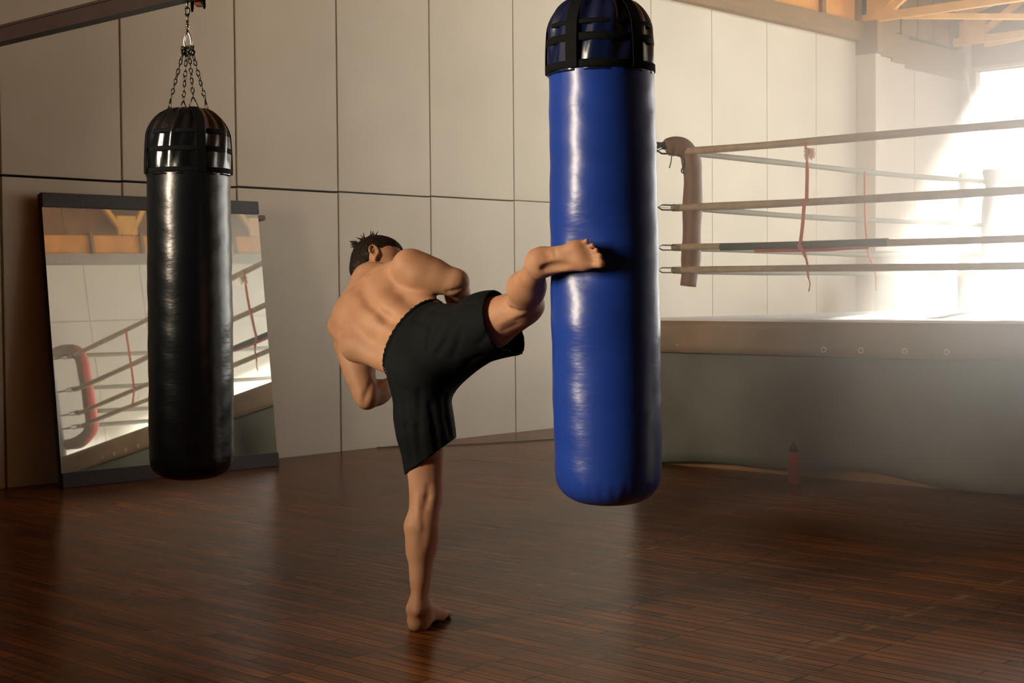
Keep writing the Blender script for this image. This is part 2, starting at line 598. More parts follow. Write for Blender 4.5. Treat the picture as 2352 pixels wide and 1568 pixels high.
# roof: two brown boarded slopes
RX = (WX + OX) / 2
w = MB()
for x0, x1, z0, z1 in ((WX - 0.3, RX, 4.62, 6.4), (OX + 0.3, RX, 5.8, 6.4)):
    n = 7
    for k in range(n):
        xa, xb = x0 + (x1 - x0) * k / n, x0 + (x1 - x0) * (k + 1) / n
        za, zb = z0 + (z1 - z0) * k / n, z0 + (z1 - z0) * (k + 1) / n
        for t0, t1 in [(NY - 0.4 + i * 1.3, NY - 0.4 + i * 1.3 + 1.29) for i in range(17)]:
            t1 = min(t1, FY + 0.4)
            w.add([(xa, t0, za), (xb, t0, zb), (xb, t1, zb), (xa, t1, za), (xa, t0, za + 0.1), (xb, t0, zb + 0.1), (xb, t1, zb + 0.1), (xa, t1, za + 0.1)],
                  [(0, 1, 2, 3), (7, 6, 5, 4), (0, 4, 5, 1), (1, 5, 6, 2), (2, 6, 7, 3), (3, 7, 4, 0)])
    w.add([(x0, NY - 0.4, z0 + 0.12), (x1, NY - 0.4, z1 + 0.12), (x1, FY + 0.4, z1 + 0.12), (x0, FY + 0.4, z0 + 0.12)], [(0, 1, 2, 3)])
structure(w, 'ceiling', M['roof'])

# glowing pane and frame added under the far slope to light the ring


def slope_z(x):
    return 5.8 + (OX + 0.3 - x) / (OX + 0.3 - RX) * (6.4 - 5.8)


SK = (-2.1, 0.2, 11.4, 16.6)
f, p = MB(), MB()
for yk in (SK[2], SK[2] + 2, SK[2] + 4, SK[3]):
    f.bar((SK[0], yk, slope_z(SK[0]) - 0.06), (SK[1], yk, slope_z(SK[1]) - 0.06), 0.08, 0.10)
for xk in (SK[0], (SK[0] + SK[1]) / 2, SK[1]):
    f.bar((xk, SK[2], slope_z(xk) - 0.06), (xk, SK[3], slope_z(xk) - 0.06), 0.08, 0.10)
p.add([(SK[0], SK[2], slope_z(SK[0]) - 0.05), (SK[1], SK[2], slope_z(SK[1]) - 0.05), (SK[1], SK[3], slope_z(SK[1]) - 0.05), (SK[0], SK[3], slope_z(SK[0]) - 0.05)], [(0, 1, 2, 3)])
fo = structure(f, 'window_11', M['window_frame'])
p.build('window_pane', M['window_side'], fo)  # added glow; the roof above it stays closed


def truss(Y, name, braces=False):
    t = MB()
    zc = 4.17
    t.bar((WX + 0.05, Y, zc), (OX - 0.05, Y, zc), 0.07, 0.09)
    for x0, s in ((WX + 0.1, 1), (OX - 0.1, -1)):
        t.bar((x0, Y, 4.5), (RX, Y, 6.2), 0.08, 0.12)
    npan = 6
    L = (OX - WX - 0.6) / npan
    for k in range(npan):
        xa = WX + 0.3 + k * L
        xm = xa + L / 2
        zt = 4.5 + (1 - abs(xm - RX) / (OX - RX)) * 1.65
        t.bar((xa, Y, zc), (xm, Y, zt), 0.06, 0.07)
        t.bar((xa + L, Y, zc), (xm, Y, zt), 0.06, 0.07)
        t.box(xa - 0.16, xa + 0.16, Y - 0.05, Y + 0.05, zc - 0.02, zc + 0.24)
    if braces:
        t.bar((WX + 0.25, Y, zc + 0.02), (WX + 2.0, FY - 0.25, zc + 0.06), 0.06, 0.06)
        t.bar((WX + 0.25, Y, zc + 0.02), (WX + 0.15, Y, 4.7), 0.08, 0.08)
        t.bar((WX + 2.0, FY - 0.25, zc + 0.06), (WX + 0.4, FY - 0.2, zc - 0.05), 0.06, 0.06)
        t.bar((WX + 2.1, FY - 0.25, zc), (WX + 2.1, FY - 0.25, 5.2), 0.08, 0.08)
        t.bar((WX + 0.25, Y, zc + 0.04), (WX + 1.1, Y - 0.2, 4.8), 0.06, 0.06)
    return structure(t, name, M['truss'])


truss(14.9, 'roof_truss_beam', True)
truss(7.5, 'roof_truss_beam')
truss(FY - 0.3, 'roof_truss_beam')

# window wall
w = MB()
WZ0, WZ1 = 0.9, 3.83
WXS = [-8.42 + 1.28 * i for i in range(10)]
w.box(WX - 0.3, WXS[0] - 0.05, FY, FY + 0.25, 0, 6.6, 0)
w.box(WXS[0] - 0.05, OX + 0.3, FY, FY + 0.25, 0, WZ0, 0)
w.box(WXS[0] - 0.05, OX + 0.3, FY, FY + 0.25, WZ1, 6.6, 1)
w.box(WXS[-1] + 0.05, OX + 0.3, FY, FY + 0.25, WZ0, WZ1, 0)
structure(w, 'wall_far', [M['panel'], M['brown_beam']])
for i, (xa, xb) in enumerate(zip(WXS[:-1], WXS[1:])):
    f = MB()
    f.box(xa - 0.035, xa + 0.035, FY - 0.06, FY + 0.06, WZ0, WZ1)
    f.box(xb - 0.035, xb + 0.035, FY - 0.06, FY + 0.06, WZ0, WZ1)
    f.box(xa, xb, FY - 0.055, FY + 0.055, 3.01, 3.11)
    f.box(xa, xb, FY - 0.05, FY + 0.05, 2.2, 2.28)
    f.box(xa, xb, FY - 0.06, FY + 0.06, WZ0, WZ0 + 0.07)
    fo = structure(f, 'window_%d' % (i + 1), M['window_frame'])
    h = MB()
    for xs in (xa + 0.02, xb - 0.02):
        h.bar((xs, FY - 0.07, 3.13), (xs, FY - 0.32, 3.82), 0.035, 0.06)
    h.bar((xa, FY - 0.32, 3.82), (xb, FY - 0.32, 3.82), 0.05, 0.04)
    h.build('hopper_sash', M['window_frame'], fo)
    p = MB()
    p.box(xa, xb, FY + 0.07, FY + 0.085, WZ0, WZ1)
    p.build('window_pane', M['window_far'] if i == 0 else M['window_sun'], fo)

# near end wall with one tall window, and an unseen blocker added left of the camera for shade
w = MB()
NX0, NX1, NZ0, NZ1 = -6.3, -5.2, 1.4, 4.2
w.box(WX - 0.3, NX0, NY - 0.25, NY, 0, 6.6)
w.box(NX1, OX + 0.3, NY - 0.25, NY, 0, 6.6)
w.box(NX0, NX1, NY - 0.25, NY, 0, NZ0)
w.box(NX0, NX1, NY - 0.25, NY, NZ1, 6.6)
structure(w, 'wall_near', M['dark_panel'])
wf = MB()
for x in (NX0, (NX0 + NX1) / 2, NX1):
    wf.box(x - 0.03, x + 0.03, NY - 0.1, NY + 0.02, NZ0, NZ1)
for z in (NZ0, 2.5, NZ1):
    wf.box(NX0, NX1, NY - 0.1, NY + 0.02, z - 0.03, z + 0.03)
wfo = structure(wf, 'window_10', M['window_frame'])
MB().box(NX0, NX1, NY - 0.13, NY - 0.115, NZ0, NZ1).build('window_pane', M['window_near'], wfo)
structure(MB().box(-6.9, -4.85, 0.9, 1.0, 0, 1.75).box(-4.85, -4.32, 0.9, 1.0, 0, 1.15).box(WX, -6.9, 0.9, 1.0, 0, 4.5), 'shade_blocker', M['dark_panel'])
tag(MB().tube(smooth_path([(-8.57, 7.66, 0.006), (-8.25, 8.13, 0.006), (-8.05, 8.6, 0.006), (-7.9, 9.1, 0.006), (-7.6, 9.9, 0.006), (-7.2, 10.6, 0.006)], 8), 0.0045, 8)
    .build('floor_cable', M['cable'], None, True), 'thin dark cable lying on the floor in front of the panelled wall', 'cable')

# ------------------------------------------------------------------ steel beam that carries the bags
BY = 3.7
bb = MB()
bb.box(WX, OX, BY - 0.035, BY + 0.035, 2.425, 2.437)
bb.box(WX, OX, BY - 0.035, BY + 0.035, 2.495, 2.507)
bb.box(WX, OX, BY - 0.028, BY + 0.028, 2.437, 2.495)
structure(bb, 'steel_beam', M['steel_beam'])

# ------------------------------------------------------------------ chains


def link_mesh(mb, c, axis, side, L, W, r, seg=6):
    """one oval chain link"""
    axis = np.array(axis, float) / np.linalg.norm(axis)
    side = np.array(side, float)
    side = side - axis * (side @ axis)
    side /= np.linalg.norm(side)
    pts = []
    hl, hw = L / 2 - W / 2, W / 2 - r
    for k in range(5):
        a = math.pi * k / 4
        pts.append(c + axis * (hl + hw * math.sin(a)) + side * hw * math.cos(a))
    for k in range(5):
        a = math.pi + math.pi * k / 4
        pts.append(c + axis * (-hl + hw * math.sin(a)) + side * hw * math.cos(a))
    mb.tube(pts, r, seg, closed=True, ref=np.cross(axis, side))


def chain(a, b, parent, name='chain', L=0.029, W=0.0185, r=0.0029, mat='chain', sag=0.0):
    a, b = np.array(a, float), np.array(b, float)
    n = max(2, int(round(np.linalg.norm(b - a) / (L - 2.6 * r))))
    mb = MB()
    d = (b - a) / np.linalg.norm(b - a)
    s0 = np.cross(d, (0.3, 0.8, 0.1))
    s1 = np.cross(d, s0)
    for i in range(n):
        t = (i + 0.5) / n
        c = a + (b - a) * t + np.array([0, 0, -sag * 4 * t * (1 - t)])
        ang = 0.35 * math.sin(i * 1.7)
        s = (s0 if i % 2 == 0 else s1) * math.cos(ang) + (s1 if i % 2 == 0 else s0) * math.sin(ang)
        link_mesh(mb, c, d, s, L, W, r)
    return mb.build(name, M[mat], parent, True)


# ------------------------------------------------------------------ punching bags


def bag_profile(z0, z1, R, bot, n_bot=14):
    """radius against height, rounded at the foot"""
    prof = []
    for k in range(n_bot + 1):
        a = math.pi / 2 * k / n_bot
        prof.append((R * (math.sin(a) ** 0.62) * 0.985 + 0.001, z0 + bot * (1 - math.cos(a) ** 1.0)))
    nz = 90
    for k in range(1, nz + 1):
        prof.append((R, z0 + bot + (z1 - z0 - bot) * k / nz))
    return prof


def build_bag(name, label, axis_pts, R, bot, zc0, ztop, rtop, vin, gloss, dent=None, strap_rows=(), seed=0, nvert=4, rot=0.0):
    """axis_pts: (foot point, top point) of the axis; body up to zc0, collar cone to ztop"""
    foot, top = np.array(axis_pts[0], float), np.array(axis_pts[1], float)
    root = empty(name, foot)
    tag(root, label, 'punching bag')
    ax = (top - foot) / (top[2] - foot[2])
    rg = np.random.default_rng(seed)
    ph = rg.uniform(0, 6.28, 24)

    def cen(z):
        return ax * (z - foot[2])

    def wob(z, a):
        q = 0.0022 * math.sin(2 * a + ph[0] + z * 1.7) + 0.0016 * math.sin(3 * a + ph[1] - z * 3.1)
        q += 0.0010 * math.sin(z * 21 + ph[2] + 1.5 * math.sin(a + ph[3]))
        q += 0.0006 * math.sin(z * 55 + ph[4] + 3 * math.sin(2 * a + ph[5]))
        return q

    def rad(r, z, a):
        f = min(1.0, r / R)
        rr = r + wob(z, a) * f
        rr *= 1 + 0.02 * math.sin((z - foot[2]) / (zc0 - foot[2]) * math.pi)
        # gathers at the foot seam
        if z < foot[2] + bot:
            rr *= 1 + 0.012 * math.sin(26 * a) * math.sin(math.pi * min(1, (z - foot[2]) / bot)) * 0.6
        if dent is not None:
            dz, da = z - dent[0], (a - dent[1] + math.pi) % (2 * math.pi) - math.pi
            rr -= dent[2] * math.exp(-(dz / 0.10) ** 2 - (da / 0.45) ** 2)
            rr += 0.006 * math.exp(-((abs(dz) - 0.2) / 0.07) ** 2 - (da / 0.8) ** 2)
        return rr

    def ring_shell(prof, seg, fn, nm, mat, close=True):
        vs, fs = [], []
        n = len(prof)
        for (r, z) in prof:
            c = cen(z)
            for j in range(seg):
                a = 2 * math.pi * j / seg
                rr = fn(r, z, a)
                vs.append((c[0] + rr * math.cos(a), c[1] + rr * math.sin(a), z - foot[2]))
        for i in range(n - 1):
            for j in range(seg):
                q = (j + 1) % seg
                fs.append((i * seg + j, i * seg + q, (i + 1) * seg + q, (i + 1) * seg + j))
        if close:
            fs.append(tuple(range(seg))[::-1])
            fs.append(tuple((n - 1) * seg + j for j in range(seg)))
        return mesh_obj(nm, vs, fs, M[mat], root, True)

    ring_shell(bag_profile(foot[2], zc0, R, bot), 96, rad, 'bag_body', vin)

    # collar: straight a while, then a cone with folds
    zs = zc0 + (ztop - zc0) * 0.52
    prof = []
    for k in range(41):
        t = k / 40
        z = zc0 - 0.02 + (ztop - zc0 + 0.02) * t
        if z < zs:
            r = R * (1.008 - 0.03 * ((z - zc0) / (zs - zc0)) ** 2)
        else:
            q = (z - zs) / (ztop - zs)
            r = rtop + (R * 0.978 - rtop) * (1 - q ** 1.8) ** 0.72
        prof.append((r, z))

    def crad(r, z, a):
        t = (z - zc0) / (ztop - zc0)
        fold = 0.007 * math.sin(9 * a + ph[6] + 1.2 * math.sin(z * 14 + ph[7])) + 0.005 * math.sin(17 * a + ph[8] - z * 16)
        return r + fold * (0.25 + 0.9 * max(0, t)) * min(1, r / (R * 0.8))

    ring_shell(prof, 120, crad, 'collar', gloss)

    def prof_r(z):
        for (r1, z1), (r2, z2) in zip(prof[:-1], prof[1:]):
            if z1 <= z <= z2:
                return r1 + (r2 - r1) * (z - z1) / (z2 - z1 + 1e-9)
        return prof[0][0] if z < prof[0][1] else prof[-1][0]

    # horizontal webbing bands
    for zb, hb in strap_rows:
        pr = []
        for e, (dr, dz) in enumerate(((0.001, 0), (0.0048, 0.002), (0.0048, hb - 0.002), (0.001, hb))):
            pr.append((prof_r(zb + dz) + dr, zb + dz))
        ring_shell(pr, 72, lambda r, z, a: r + 0.003 * math.sin(5 * a + ph[9]) * 0.5, 'strap_band', 'web', False)
    # vertical straps up to the chain rings
    for k in range(nvert):
        a = rot + 2 * math.pi * k / nvert
        e = np.array([math.cos(a), math.sin(a), 0])
        tdir = np.array([-math.sin(a), math.cos(a), 0])
        vs, fs = [], []
        zz = np.linspace(zc0 - 0.01, ztop - 0.002, 16)
        for z in zz:
            c = cen(z)
            rr = prof_r(min(z, ztop)) + 0.0065
            for sx in (-1, 1):
                for dd in (0.0, 0.003):
                    p = np.array([c[0], c[1], z - foot[2]]) + e * (rr + dd) + tdir * sx * 0.02
                    vs.append(p)
        for i in range(len(zz) - 1):
            b0, b1 = i * 4, i * 4 + 4
            fs += [(b0 + 1, b0 + 3, b1 + 3, b1 + 1), (b0, b1, b1 + 2, b0 + 2), (b0, b0 + 1, b1 + 1, b1), (b0 + 2, b1 + 2, b1 + 3, b0 + 3)]
        mesh_obj('strap', vs, fs, M['web'], root, False)
    return root, foot, ax


def bag_hardware(root, foot, ax, ztop, rtop, zjoin, zsw, nvert, rot, dring=0.05):
    """chains from the collar to a spring hook, swivel eye and short chain up to the beam"""
    c0 = ax * (ztop - foot[2])
    j = ax * (zjoin - foot[2])
    for k in range(nvert):
        a = rot + 2 * math.pi * k / nvert
        e = np.array([math.cos(a), math.sin(a), 0])
        base = np.array([c0[0], c0[1], ztop - foot[2]]) + e * (rtop + 0.008)
        tri_top = base * 0.93 + np.array([j[0], j[1], zjoin - foot[2]]) * 0.07 + np.array([0, 0, 0.02])
        td = np.array([-math.sin(a), math.cos(a), 0])
        tr = MB()
        tr.tube([base + td * 0.02, base - td * 0.02, tri_top - td * 0.003, tri_top + td * 0.003], 0.003, 6, closed=True)
        tr.build('triangle_ring', M['chain'], root, True)
        end = np.array([j[0], j[1], zjoin - foot[2]]) + e * 0.017 + np.array([0, 0, -0.012])
        chain(tri_top, end, root)
    jj = np.array([j[0], j[1], zjoin - foot[2]])
    kn = MB()
    for k in range(16):
        a = k * 2.4
        link_mesh(kn, jj + np.array([(0.012 + 0.009 * (k % 2)) * math.cos(a), (0.012 + 0.009 * (k % 2)) * math.sin(a), -0.016 + 0.012 * math.sin(k * 1.9)]), (math.cos(a * 1.3), math.sin(a * 1.3), 0.6 * math.sin(k)), (0.2, 0.1, 1), 0.034, 0.022, 0.0032)
    kn.build('chain_knot', M['chain'], root, True)
    # pear shaped spring hook
    H = 0.068
    pts = []
    for k in range(24):
        a = 2 * math.pi * k / 24
        wd = 0.018 - 0.008 * (math.sin(a) * 0.5 + 0.5)
        pts.append(jj + AR * wd * math.cos(a) * 1.0 + np.array([0, 0, H / 2 - 0.006 + H / 2 * math.sin(a)]))
    MB().tube(pts, 0.0042, 8, closed=True, ref=AF).build('spring_hook', M['chrome'], root, True)
    e0 = jj + np.array([0, 0, H - 0.008])
    sw = MB()
    sw.tube([e0, e0 + np.array([0, 0, 0.05])], 0.005, 8)
    sw.lathe([(0.004, 0), (0.009, 0.004), (0.009, 0.012), (0.004, 0.016)], 12, e0 + np.array([0, 0, 0.02]))
    sw.build('swivel', M['chrome'], root, True)
    chain(e0 + np.array([0, 0, 0.045]), np.array([jj[0], jj[1], zsw - foot[2]]), root, L=0.04, W=0.026, r=0.0045)


# black bag on the left
BLK_D = 6.32
kfoot = at(440, 1100, BLK_D)
ktop = at(432.5, 250, BLK_D)
kz = [at(433, y, BLK_D)[2] for y in (395, 250)]
Rk = 0.1745
rot_k = math.atan2(AR[1], AR[0]) + 0.49
root_k, fk, axk = build_bag('punching_bag', 'black vinyl punching bag hanging by chains in front of the mirror', (kfoot, ktop), Rk, 0.085, kz[0], kz[1], 0.072,
                            'black_vinyl', 'black_gloss', None, ((kz[0] - 0.012, 0.022), (kz[0] + 0.075, 0.022), (kz[0] + 0.15, 0.02)), 3, 4, rot_k)
bag_hardware(root_k, fk, axk, kz[1], 0.072, at(432, 108, BLK_D)[2], 2.43, 4, rot_k)

# beam clamp just past the black bag's chain
cl = empty('beam_clamp', at(455, 2, BLK_D + 0.03))
cl.rotation_euler = (0, 0, math.atan2(AR[1], AR[0]))
tag(cl, 'orange red trolley clamp with black prongs under the steel beam by the black bag chain', 'clamp')
cb = MB()
cb.box(-0.014, 0.022, -0.03, 0.03, -0.022, 0.05, 0, 0.004)
cb.build('clamp_body', M['clamp'], cl)
for sx, ln in ((-0.020, 0.050), (0.029, 0.038)):
    pr = MB()
    pr.tube(smooth_path([(sx, -0.02, 0.05), (sx, -0.024, 0.01), (sx * 1.05, -0.02, -ln)], 4), [0.007] * 8 + [0.004], 8)
    pr.build('prong', M['web'], cl, True)

# blue bag being kicked
BLU_D = 4.80
bfoot = at(1400, 1157, BLU_D)
btop = at(1376.5, 2, BLU_D)
bz = [at(1376, y, BLU_D)[2] for y in (162, 2)]
Rb = 0.1685
kick_pt = at(1322, 590, 4.62)
ang_k = math.atan2(kick_pt[1] - at(1385, 590, BLU_D)[1], kick_pt[0] - at(1385, 590, BLU_D)[0])
rot_b = math.atan2(-AF[1], -AF[0]) - 0.60
root_b, fb, axb = build_bag('punching_bag', 'blue vinyl punching bag with black collar straps being kicked by the fighter', (bfoot, btop), Rb, 0.10, bz[0], bz[1], 0.095,
                            'blue_vinyl', 'blue_shaded', (kick_pt[2], ang_k, 0.016), ((bz[0] - 0.012, 0.026), (bz[0] + 0.072, 0.026), (bz[0] + 0.125, 0.016)), 5, 5, rot_b)
bag_hardware(root_b, fb, axb, bz[1], 0.095, bz[1] + 0.14, 2.43, 5, rot_b)

# ------------------------------------------------------------------ leaning mirror
mir = empty('leaning_mirror', (-8.27, 5.64, 0))
tag(mir, 'large frameless mirror board with dark top and bottom rails leaning against the panelled wall', 'mirror')
LEAN, MYAW = math.radians(6.6), math.radians(-2.75)
mir.rotation_euler = (0, -LEAN, MYAW)
HW = 0.81
MB().box(-0.045, -0.006, -HW, HW, 0.002, 1.84, 0, 0.004).build('backing_board', M['dark_wood'], mir)
MB().box(-0.006, 0.0, -HW + 0.004, HW - 0.004, 0.095, 1.755).build('mirror_glass', M['mirror'], mir)
MB().box(-0.02, 0.014, -HW, HW, 1.755, 1.845, 0, 0.004).build('top_rail', M['dark_wood'], mir)
MB().box(-0.02, 0.014, -HW, HW, 0.0, 0.095, 0, 0.004).build('bottom_rail', M['dark_wood'], mir)
MB().box(-0.13, -0.045, -HW + 0.05, HW + 0.09, 1.725, 1.76, 0, 0.003).build('batten', M['red_wood'], mir)

# ------------------------------------------------------------------ boxing ring
RX0, RX1, RY0, RY1, PZ = -6.45, -0.75, 8.17, 13.25, 1.0
ring = empty('boxing_ring', ((RX0 + RX1) / 2, (RY0 + RY1) / 2, 0))
tag(ring, 'raised boxing ring with tan ropes and grey green skirt standing in the haze', 'boxing ring')
RO = np.array([(RX0 + RX1) / 2, (RY0 + RY1) / 2, 0])


def rl(p):
    return np.array(p, float) - RO


def rbox(x0, x1, y0, y1, z0, z1):
    a, b = rl((x0, y0, z0)), rl((x1, y1, z1))
    return (a[0], b[0], a[1], b[1], a[2], b[2])


MB().box(*rbox(RX0 + 0.06, RX1 - 0.06, RY0 + 0.06, RY1 - 0.06, 0.0, PZ - 0.03), 0, 0.01).build('platform', M['plinth'], ring)
cvb = MB().box(*rbox(RX0 - 0.005, RX1 + 0.005, RY0 - 0.005, RY1 + 0.005, PZ - 0.04, PZ), 0, 0.015)
cvb.build('canvas', M['canvas'], ring, False)


def skirt(ax_, fixed, lo, hi, z0, z1, amp, sign, nm, mat, wav=True, nz=14):
    """hanging cloth along one side, gently wavy"""
    nx = 90
    vs, fs = [], []
    for i in range(nx + 1):
        t = lo + (hi - lo) * i / nx
        foot_z = z0 + (0.022 * math.sin(t * 2.3 + 0.6) + 0.015 * math.sin(t * 5.1) if wav else 0)
        for k in range(nz + 1):
            q = k / nz
            z = z1 + (foot_z - z1) * q
            off = amp * q * (math.sin(t * 3.3 + 1.2 * q) + 0.6 * math.sin(t * 7.9 - q * 2)) + 0.012 * q
            p = (t, fixed + sign * (0.004 + off + amp), z) if ax_ == 0 else (fixed + sign * (0.004 + off + amp), t, z)
            vs.append(rl(p))
    for i in range(nx):
        for k in range(nz):
            a = i * (nz + 1) + k
            fs.append((a, a + nz + 1, a + nz + 2, a + 1))
    o = mesh_obj(nm, vs, fs, M[mat], ring, True)
    sm = o.modifiers.new('thick', 'SOLIDIFY')
    sm.thickness = 0.004
    return o


skirt(0, RY0 + 0.02, RX0, RX1, 0.045, PZ - 0.03, 0.02, -1, 'skirt', 'apron')
skirt(1, RX0 + 0.02, RY0, RY1, 0.045, PZ - 0.03, 0.02, -1, 'skirt', 'apron')
skirt(1, RX1 - 0.02, RY0, RY1, 0.045, PZ - 0.03, 0.02, 1, 'skirt', 'apron')
bnd = skirt(0, RY0 - 0.022, RX0, RX1, 0.775, PZ - 0.012, 0.004, -1, 'skirt_band', 'band', False, 4)
skirt(1, RX0 - 0.022, RY0, RY1, 0.775, PZ - 0.012, 0.004, -1, 'skirt_band', 'band', False, 4)
ex = [-6.33, -6.056, -5.777, -5.496, -5.228, -4.93, -4.671, -4.376, -4.107, -3.838] + [-3.56 + 0.275 * i for i in range(7)]
for i, x in enumerate(ex):
    pts = []
    c = rl((x, RY0 - 0.040, 0.812 + 0.0045 * max(0, x + 6.0)))
    for k in range(16):
        a = 2 * math.pi * k / 16
        pts.append(c + np.array([0.015 * math.cos(a), 0, 0.015 * math.sin(a)]))
    MB().tube(pts, 0.0045, 6, closed=True, ref=(0, 1, 0)).build('eyelet', M['eyelet'], bnd, True)

# corners: (post xy, pad xy)
CORN = [((-6.37, 8.12), (-6.13, 8.40)), ((-0.88, 8.27), (-1.2, 8.50)), ((-0.88, 13.1), (-1.2, 12.8)), ((-6.40, 13.0), (-6.02, 12.80))]
RZ = [2.145, 1.76, 1.485, 1.33]
rope_pts = []
for (p, q) in CORN:
    po = MB()
    po.lathe([(0.055, 0.0), (0.055, 1.25), (0.05, 1.28), (0.035, 1.31), (0.005, 1.32)], 20, rl((p[0], p[1], PZ - 0.05)))
    po.build('corner_post', M['post'], ring, True)


def pad(p, q, style):
    """C shaped bolster hung in a corner between the post and the ropes"""
    d = np.array([q[0] - p[0], q[1] - p[1], 0])
    d /= np.linalg.norm(d)
    P, Q = np.array([p[0], p[1], 0.0]), np.array([q[0], q[1], 0.0])
    if style == 'C':
        path = [P + d * 0.08 + [0, 0, 2.22], P + d * 0.24 + [0, 0, 2.22], Q + [0, 0, 2.12], Q + d * 0.03 + [0, 0, 1.8], Q + d * 0.04 + [0, 0, 1.5], Q + d * 0.02 + [0, 0, 1.28], P + d * 0.26 + [0, 0, 1.16], P + d * 0.08 + [0, 0, 1.15]]
        rad_ = 0.075
    elif style == 'hang':
        path = [P + d * 0.19 + [0, 0, 2.165], P + d * 0.25 + [0, 0, 2.185], Q - d * 0.03 + [0, 0, 2.14], Q + d * 0.005 + [0, 0, 2.0], Q + [0, 0, 1.7], Q - d * 0.01 + [0, 0, 1.4], Q - d * 0.03 + [0, 0, 1.22]]
        rad_ = 0.066
    else:
        path = [Q + [0, 0, 2.25], Q + [0, 0, 2.15], Q + [0, 0, 1.9], Q + [0, 0, 1.6], Q + [0, 0, 1.3], Q + [0, 0, 1.15]]
        rad_ = 0.10
    pts = smooth_path([rl(a) for a in path], 6)
    n = len(pts)
    rr = [rad_ * (0.82 + 0.18 * min(1, 6 * min(i, n - 1 - i) / n)) * (1 + 0.05 * math.sin(i * 0.9)) for i in range(n)]
    if style == 'flare':
        rr = [rad_ * (0.98 - 0.30 * math.exp(-((i / n - 0.24) / 0.09) ** 2) + 0.12 * (i / n)) * (0.86 if i == 0 else 1) for i in range(n)]
    mb = MB()
    ref = np.array([0.71, -0.71, 0.0])
    mb.tube(pts, rr, 16, ref=ref)
    if style == 'C':
        # outer half of the cover red, inner half dark brown
        k = 0
        for i in range(n - 1):
            for j in range(16):
                a = np.array(mb.v[mb.f[k][0]]) - pts[i]
                mb.m[k] = 1 if (a @ np.array([-0.62, 0.78, 0.0])) > 0.0 and 8 < i < n - 8 else 0
                k += 1
    return mb.build('corner_pad', [M['pad_brown'] if style != 'flare' else M['pad_cream'], M['pad_red']], ring, True)


pad(*CORN[0], 'hang')
pad(*CORN[1], 'C')
pad(*CORN[2], 'flare')
pad(*CORN[3], 'flare')


def rope(i, j, z, r, mat, sag=0.012, seed=0):
    (p0, q0), (p1, q1) = CORN[i], CORN[j]
    a, b = np.array([q0[0], q0[1], z]), np.array([q1[0], q1[1], z])
    dd = (b - a) / np.linalg.norm(b - a)
    off = np.array([0.0, 0.0, 0.0])
    out = np.array([dd[1], -dd[0], 0]) * 0.06     # outwards of the pad
    a2 = a + out + dd * (-0.12)
    b2 = b + out + dd * 0.12
    n = 36
    pts, rr = [], []
    rgr = np.random.default_rng(seed)
    ph = rgr.uniform(0, 6, 3)
    for k in range(n + 1):
        t = k / n
        p = a2 + (b2 - a2) * t + np.array([0, 0, -sag * 4 * t * (1 - t) + 0.004 * math.sin(9 * t + ph[0])])
        pts.append(rl(p))
        rr.append(r * (1 + 0.06 * math.sin(23 * t + ph[1])))
    ro = MB().tube(pts, rr, 10).build('rope', M[mat], ring, True)
    # turnbuckle hooks from the rope ends to the posts
    for e, P in ((a2, p0), (b2, p1)):
        Pn = np.array([P[0], P[1], z + 0.006])
        dv = Pn - e
        L = np.linalg.norm(dv)
        dv /= L
        s = np.array([0, 0, 1.0])
        tb = MB()
        l1 = min(0.11, L * 0.6)
        tb.tube([rl(e + dv * -0.005 + s * 0.016), rl(e + dv * (l1 * 0.75) + s * 0.017), rl(e + dv * l1), rl(e + dv * (l1 * 0.75) - s * 0.017), rl(e + dv * -0.005 - s * 0.016)], 0.0038, 6)
        tb.tube([rl(e + dv * l1), rl(Pn - dv * 0.05)], 0.006, 8)
        tb.build('turnbuckle', M['chain'], ro, True)
    return ro


for zi, z in enumerate(RZ):
    rope(0, 1, z, 0.026 if zi < 2 else 0.023, 'rope', 0.006, zi)
    rope(1, 2, z, 0.024, 'rope_pale', 0.02, 10 + zi)
    rope(2, 3, z, 0.022, 'rope_pale', 0.02, 20 + zi)
    rope(3, 0, z, 0.021, 'rope_pale', 0.016, 30 + zi)


def ring_part(name, pts, r, mat, seg=8, flat=1.0, ref=(0, 0, 1)):
    return MB().tube([rl(p) for p in smooth_path(pts, 6)], r, seg, flat=flat, ref=ref).build(name, M[mat], ring, True)


def ry(x):
    """how far in the front ropes run at x"""
    return 8.338 + 0.0204 * (x + 6.13)


# dark and red sleeves on the third front rope
ring_part('rope_sleeve', [(x, ry(x), 1.4815 - 0.003 * math.sin((x + 5.85) * 2.2)) for x in (-5.85, -5.6, -5.35, -5.1, -4.85, -4.62)], 0.0265, 'rope_dark', 10)
ring_part('rope_sleeve', [(x, ry(x) - 0.004, z) for x, z in ((-5.58, 1.452), (-5.35, 1.447), (-5.1, 1.445), (-4.75, 1.455))], 0.012, 'rope_red', 8)
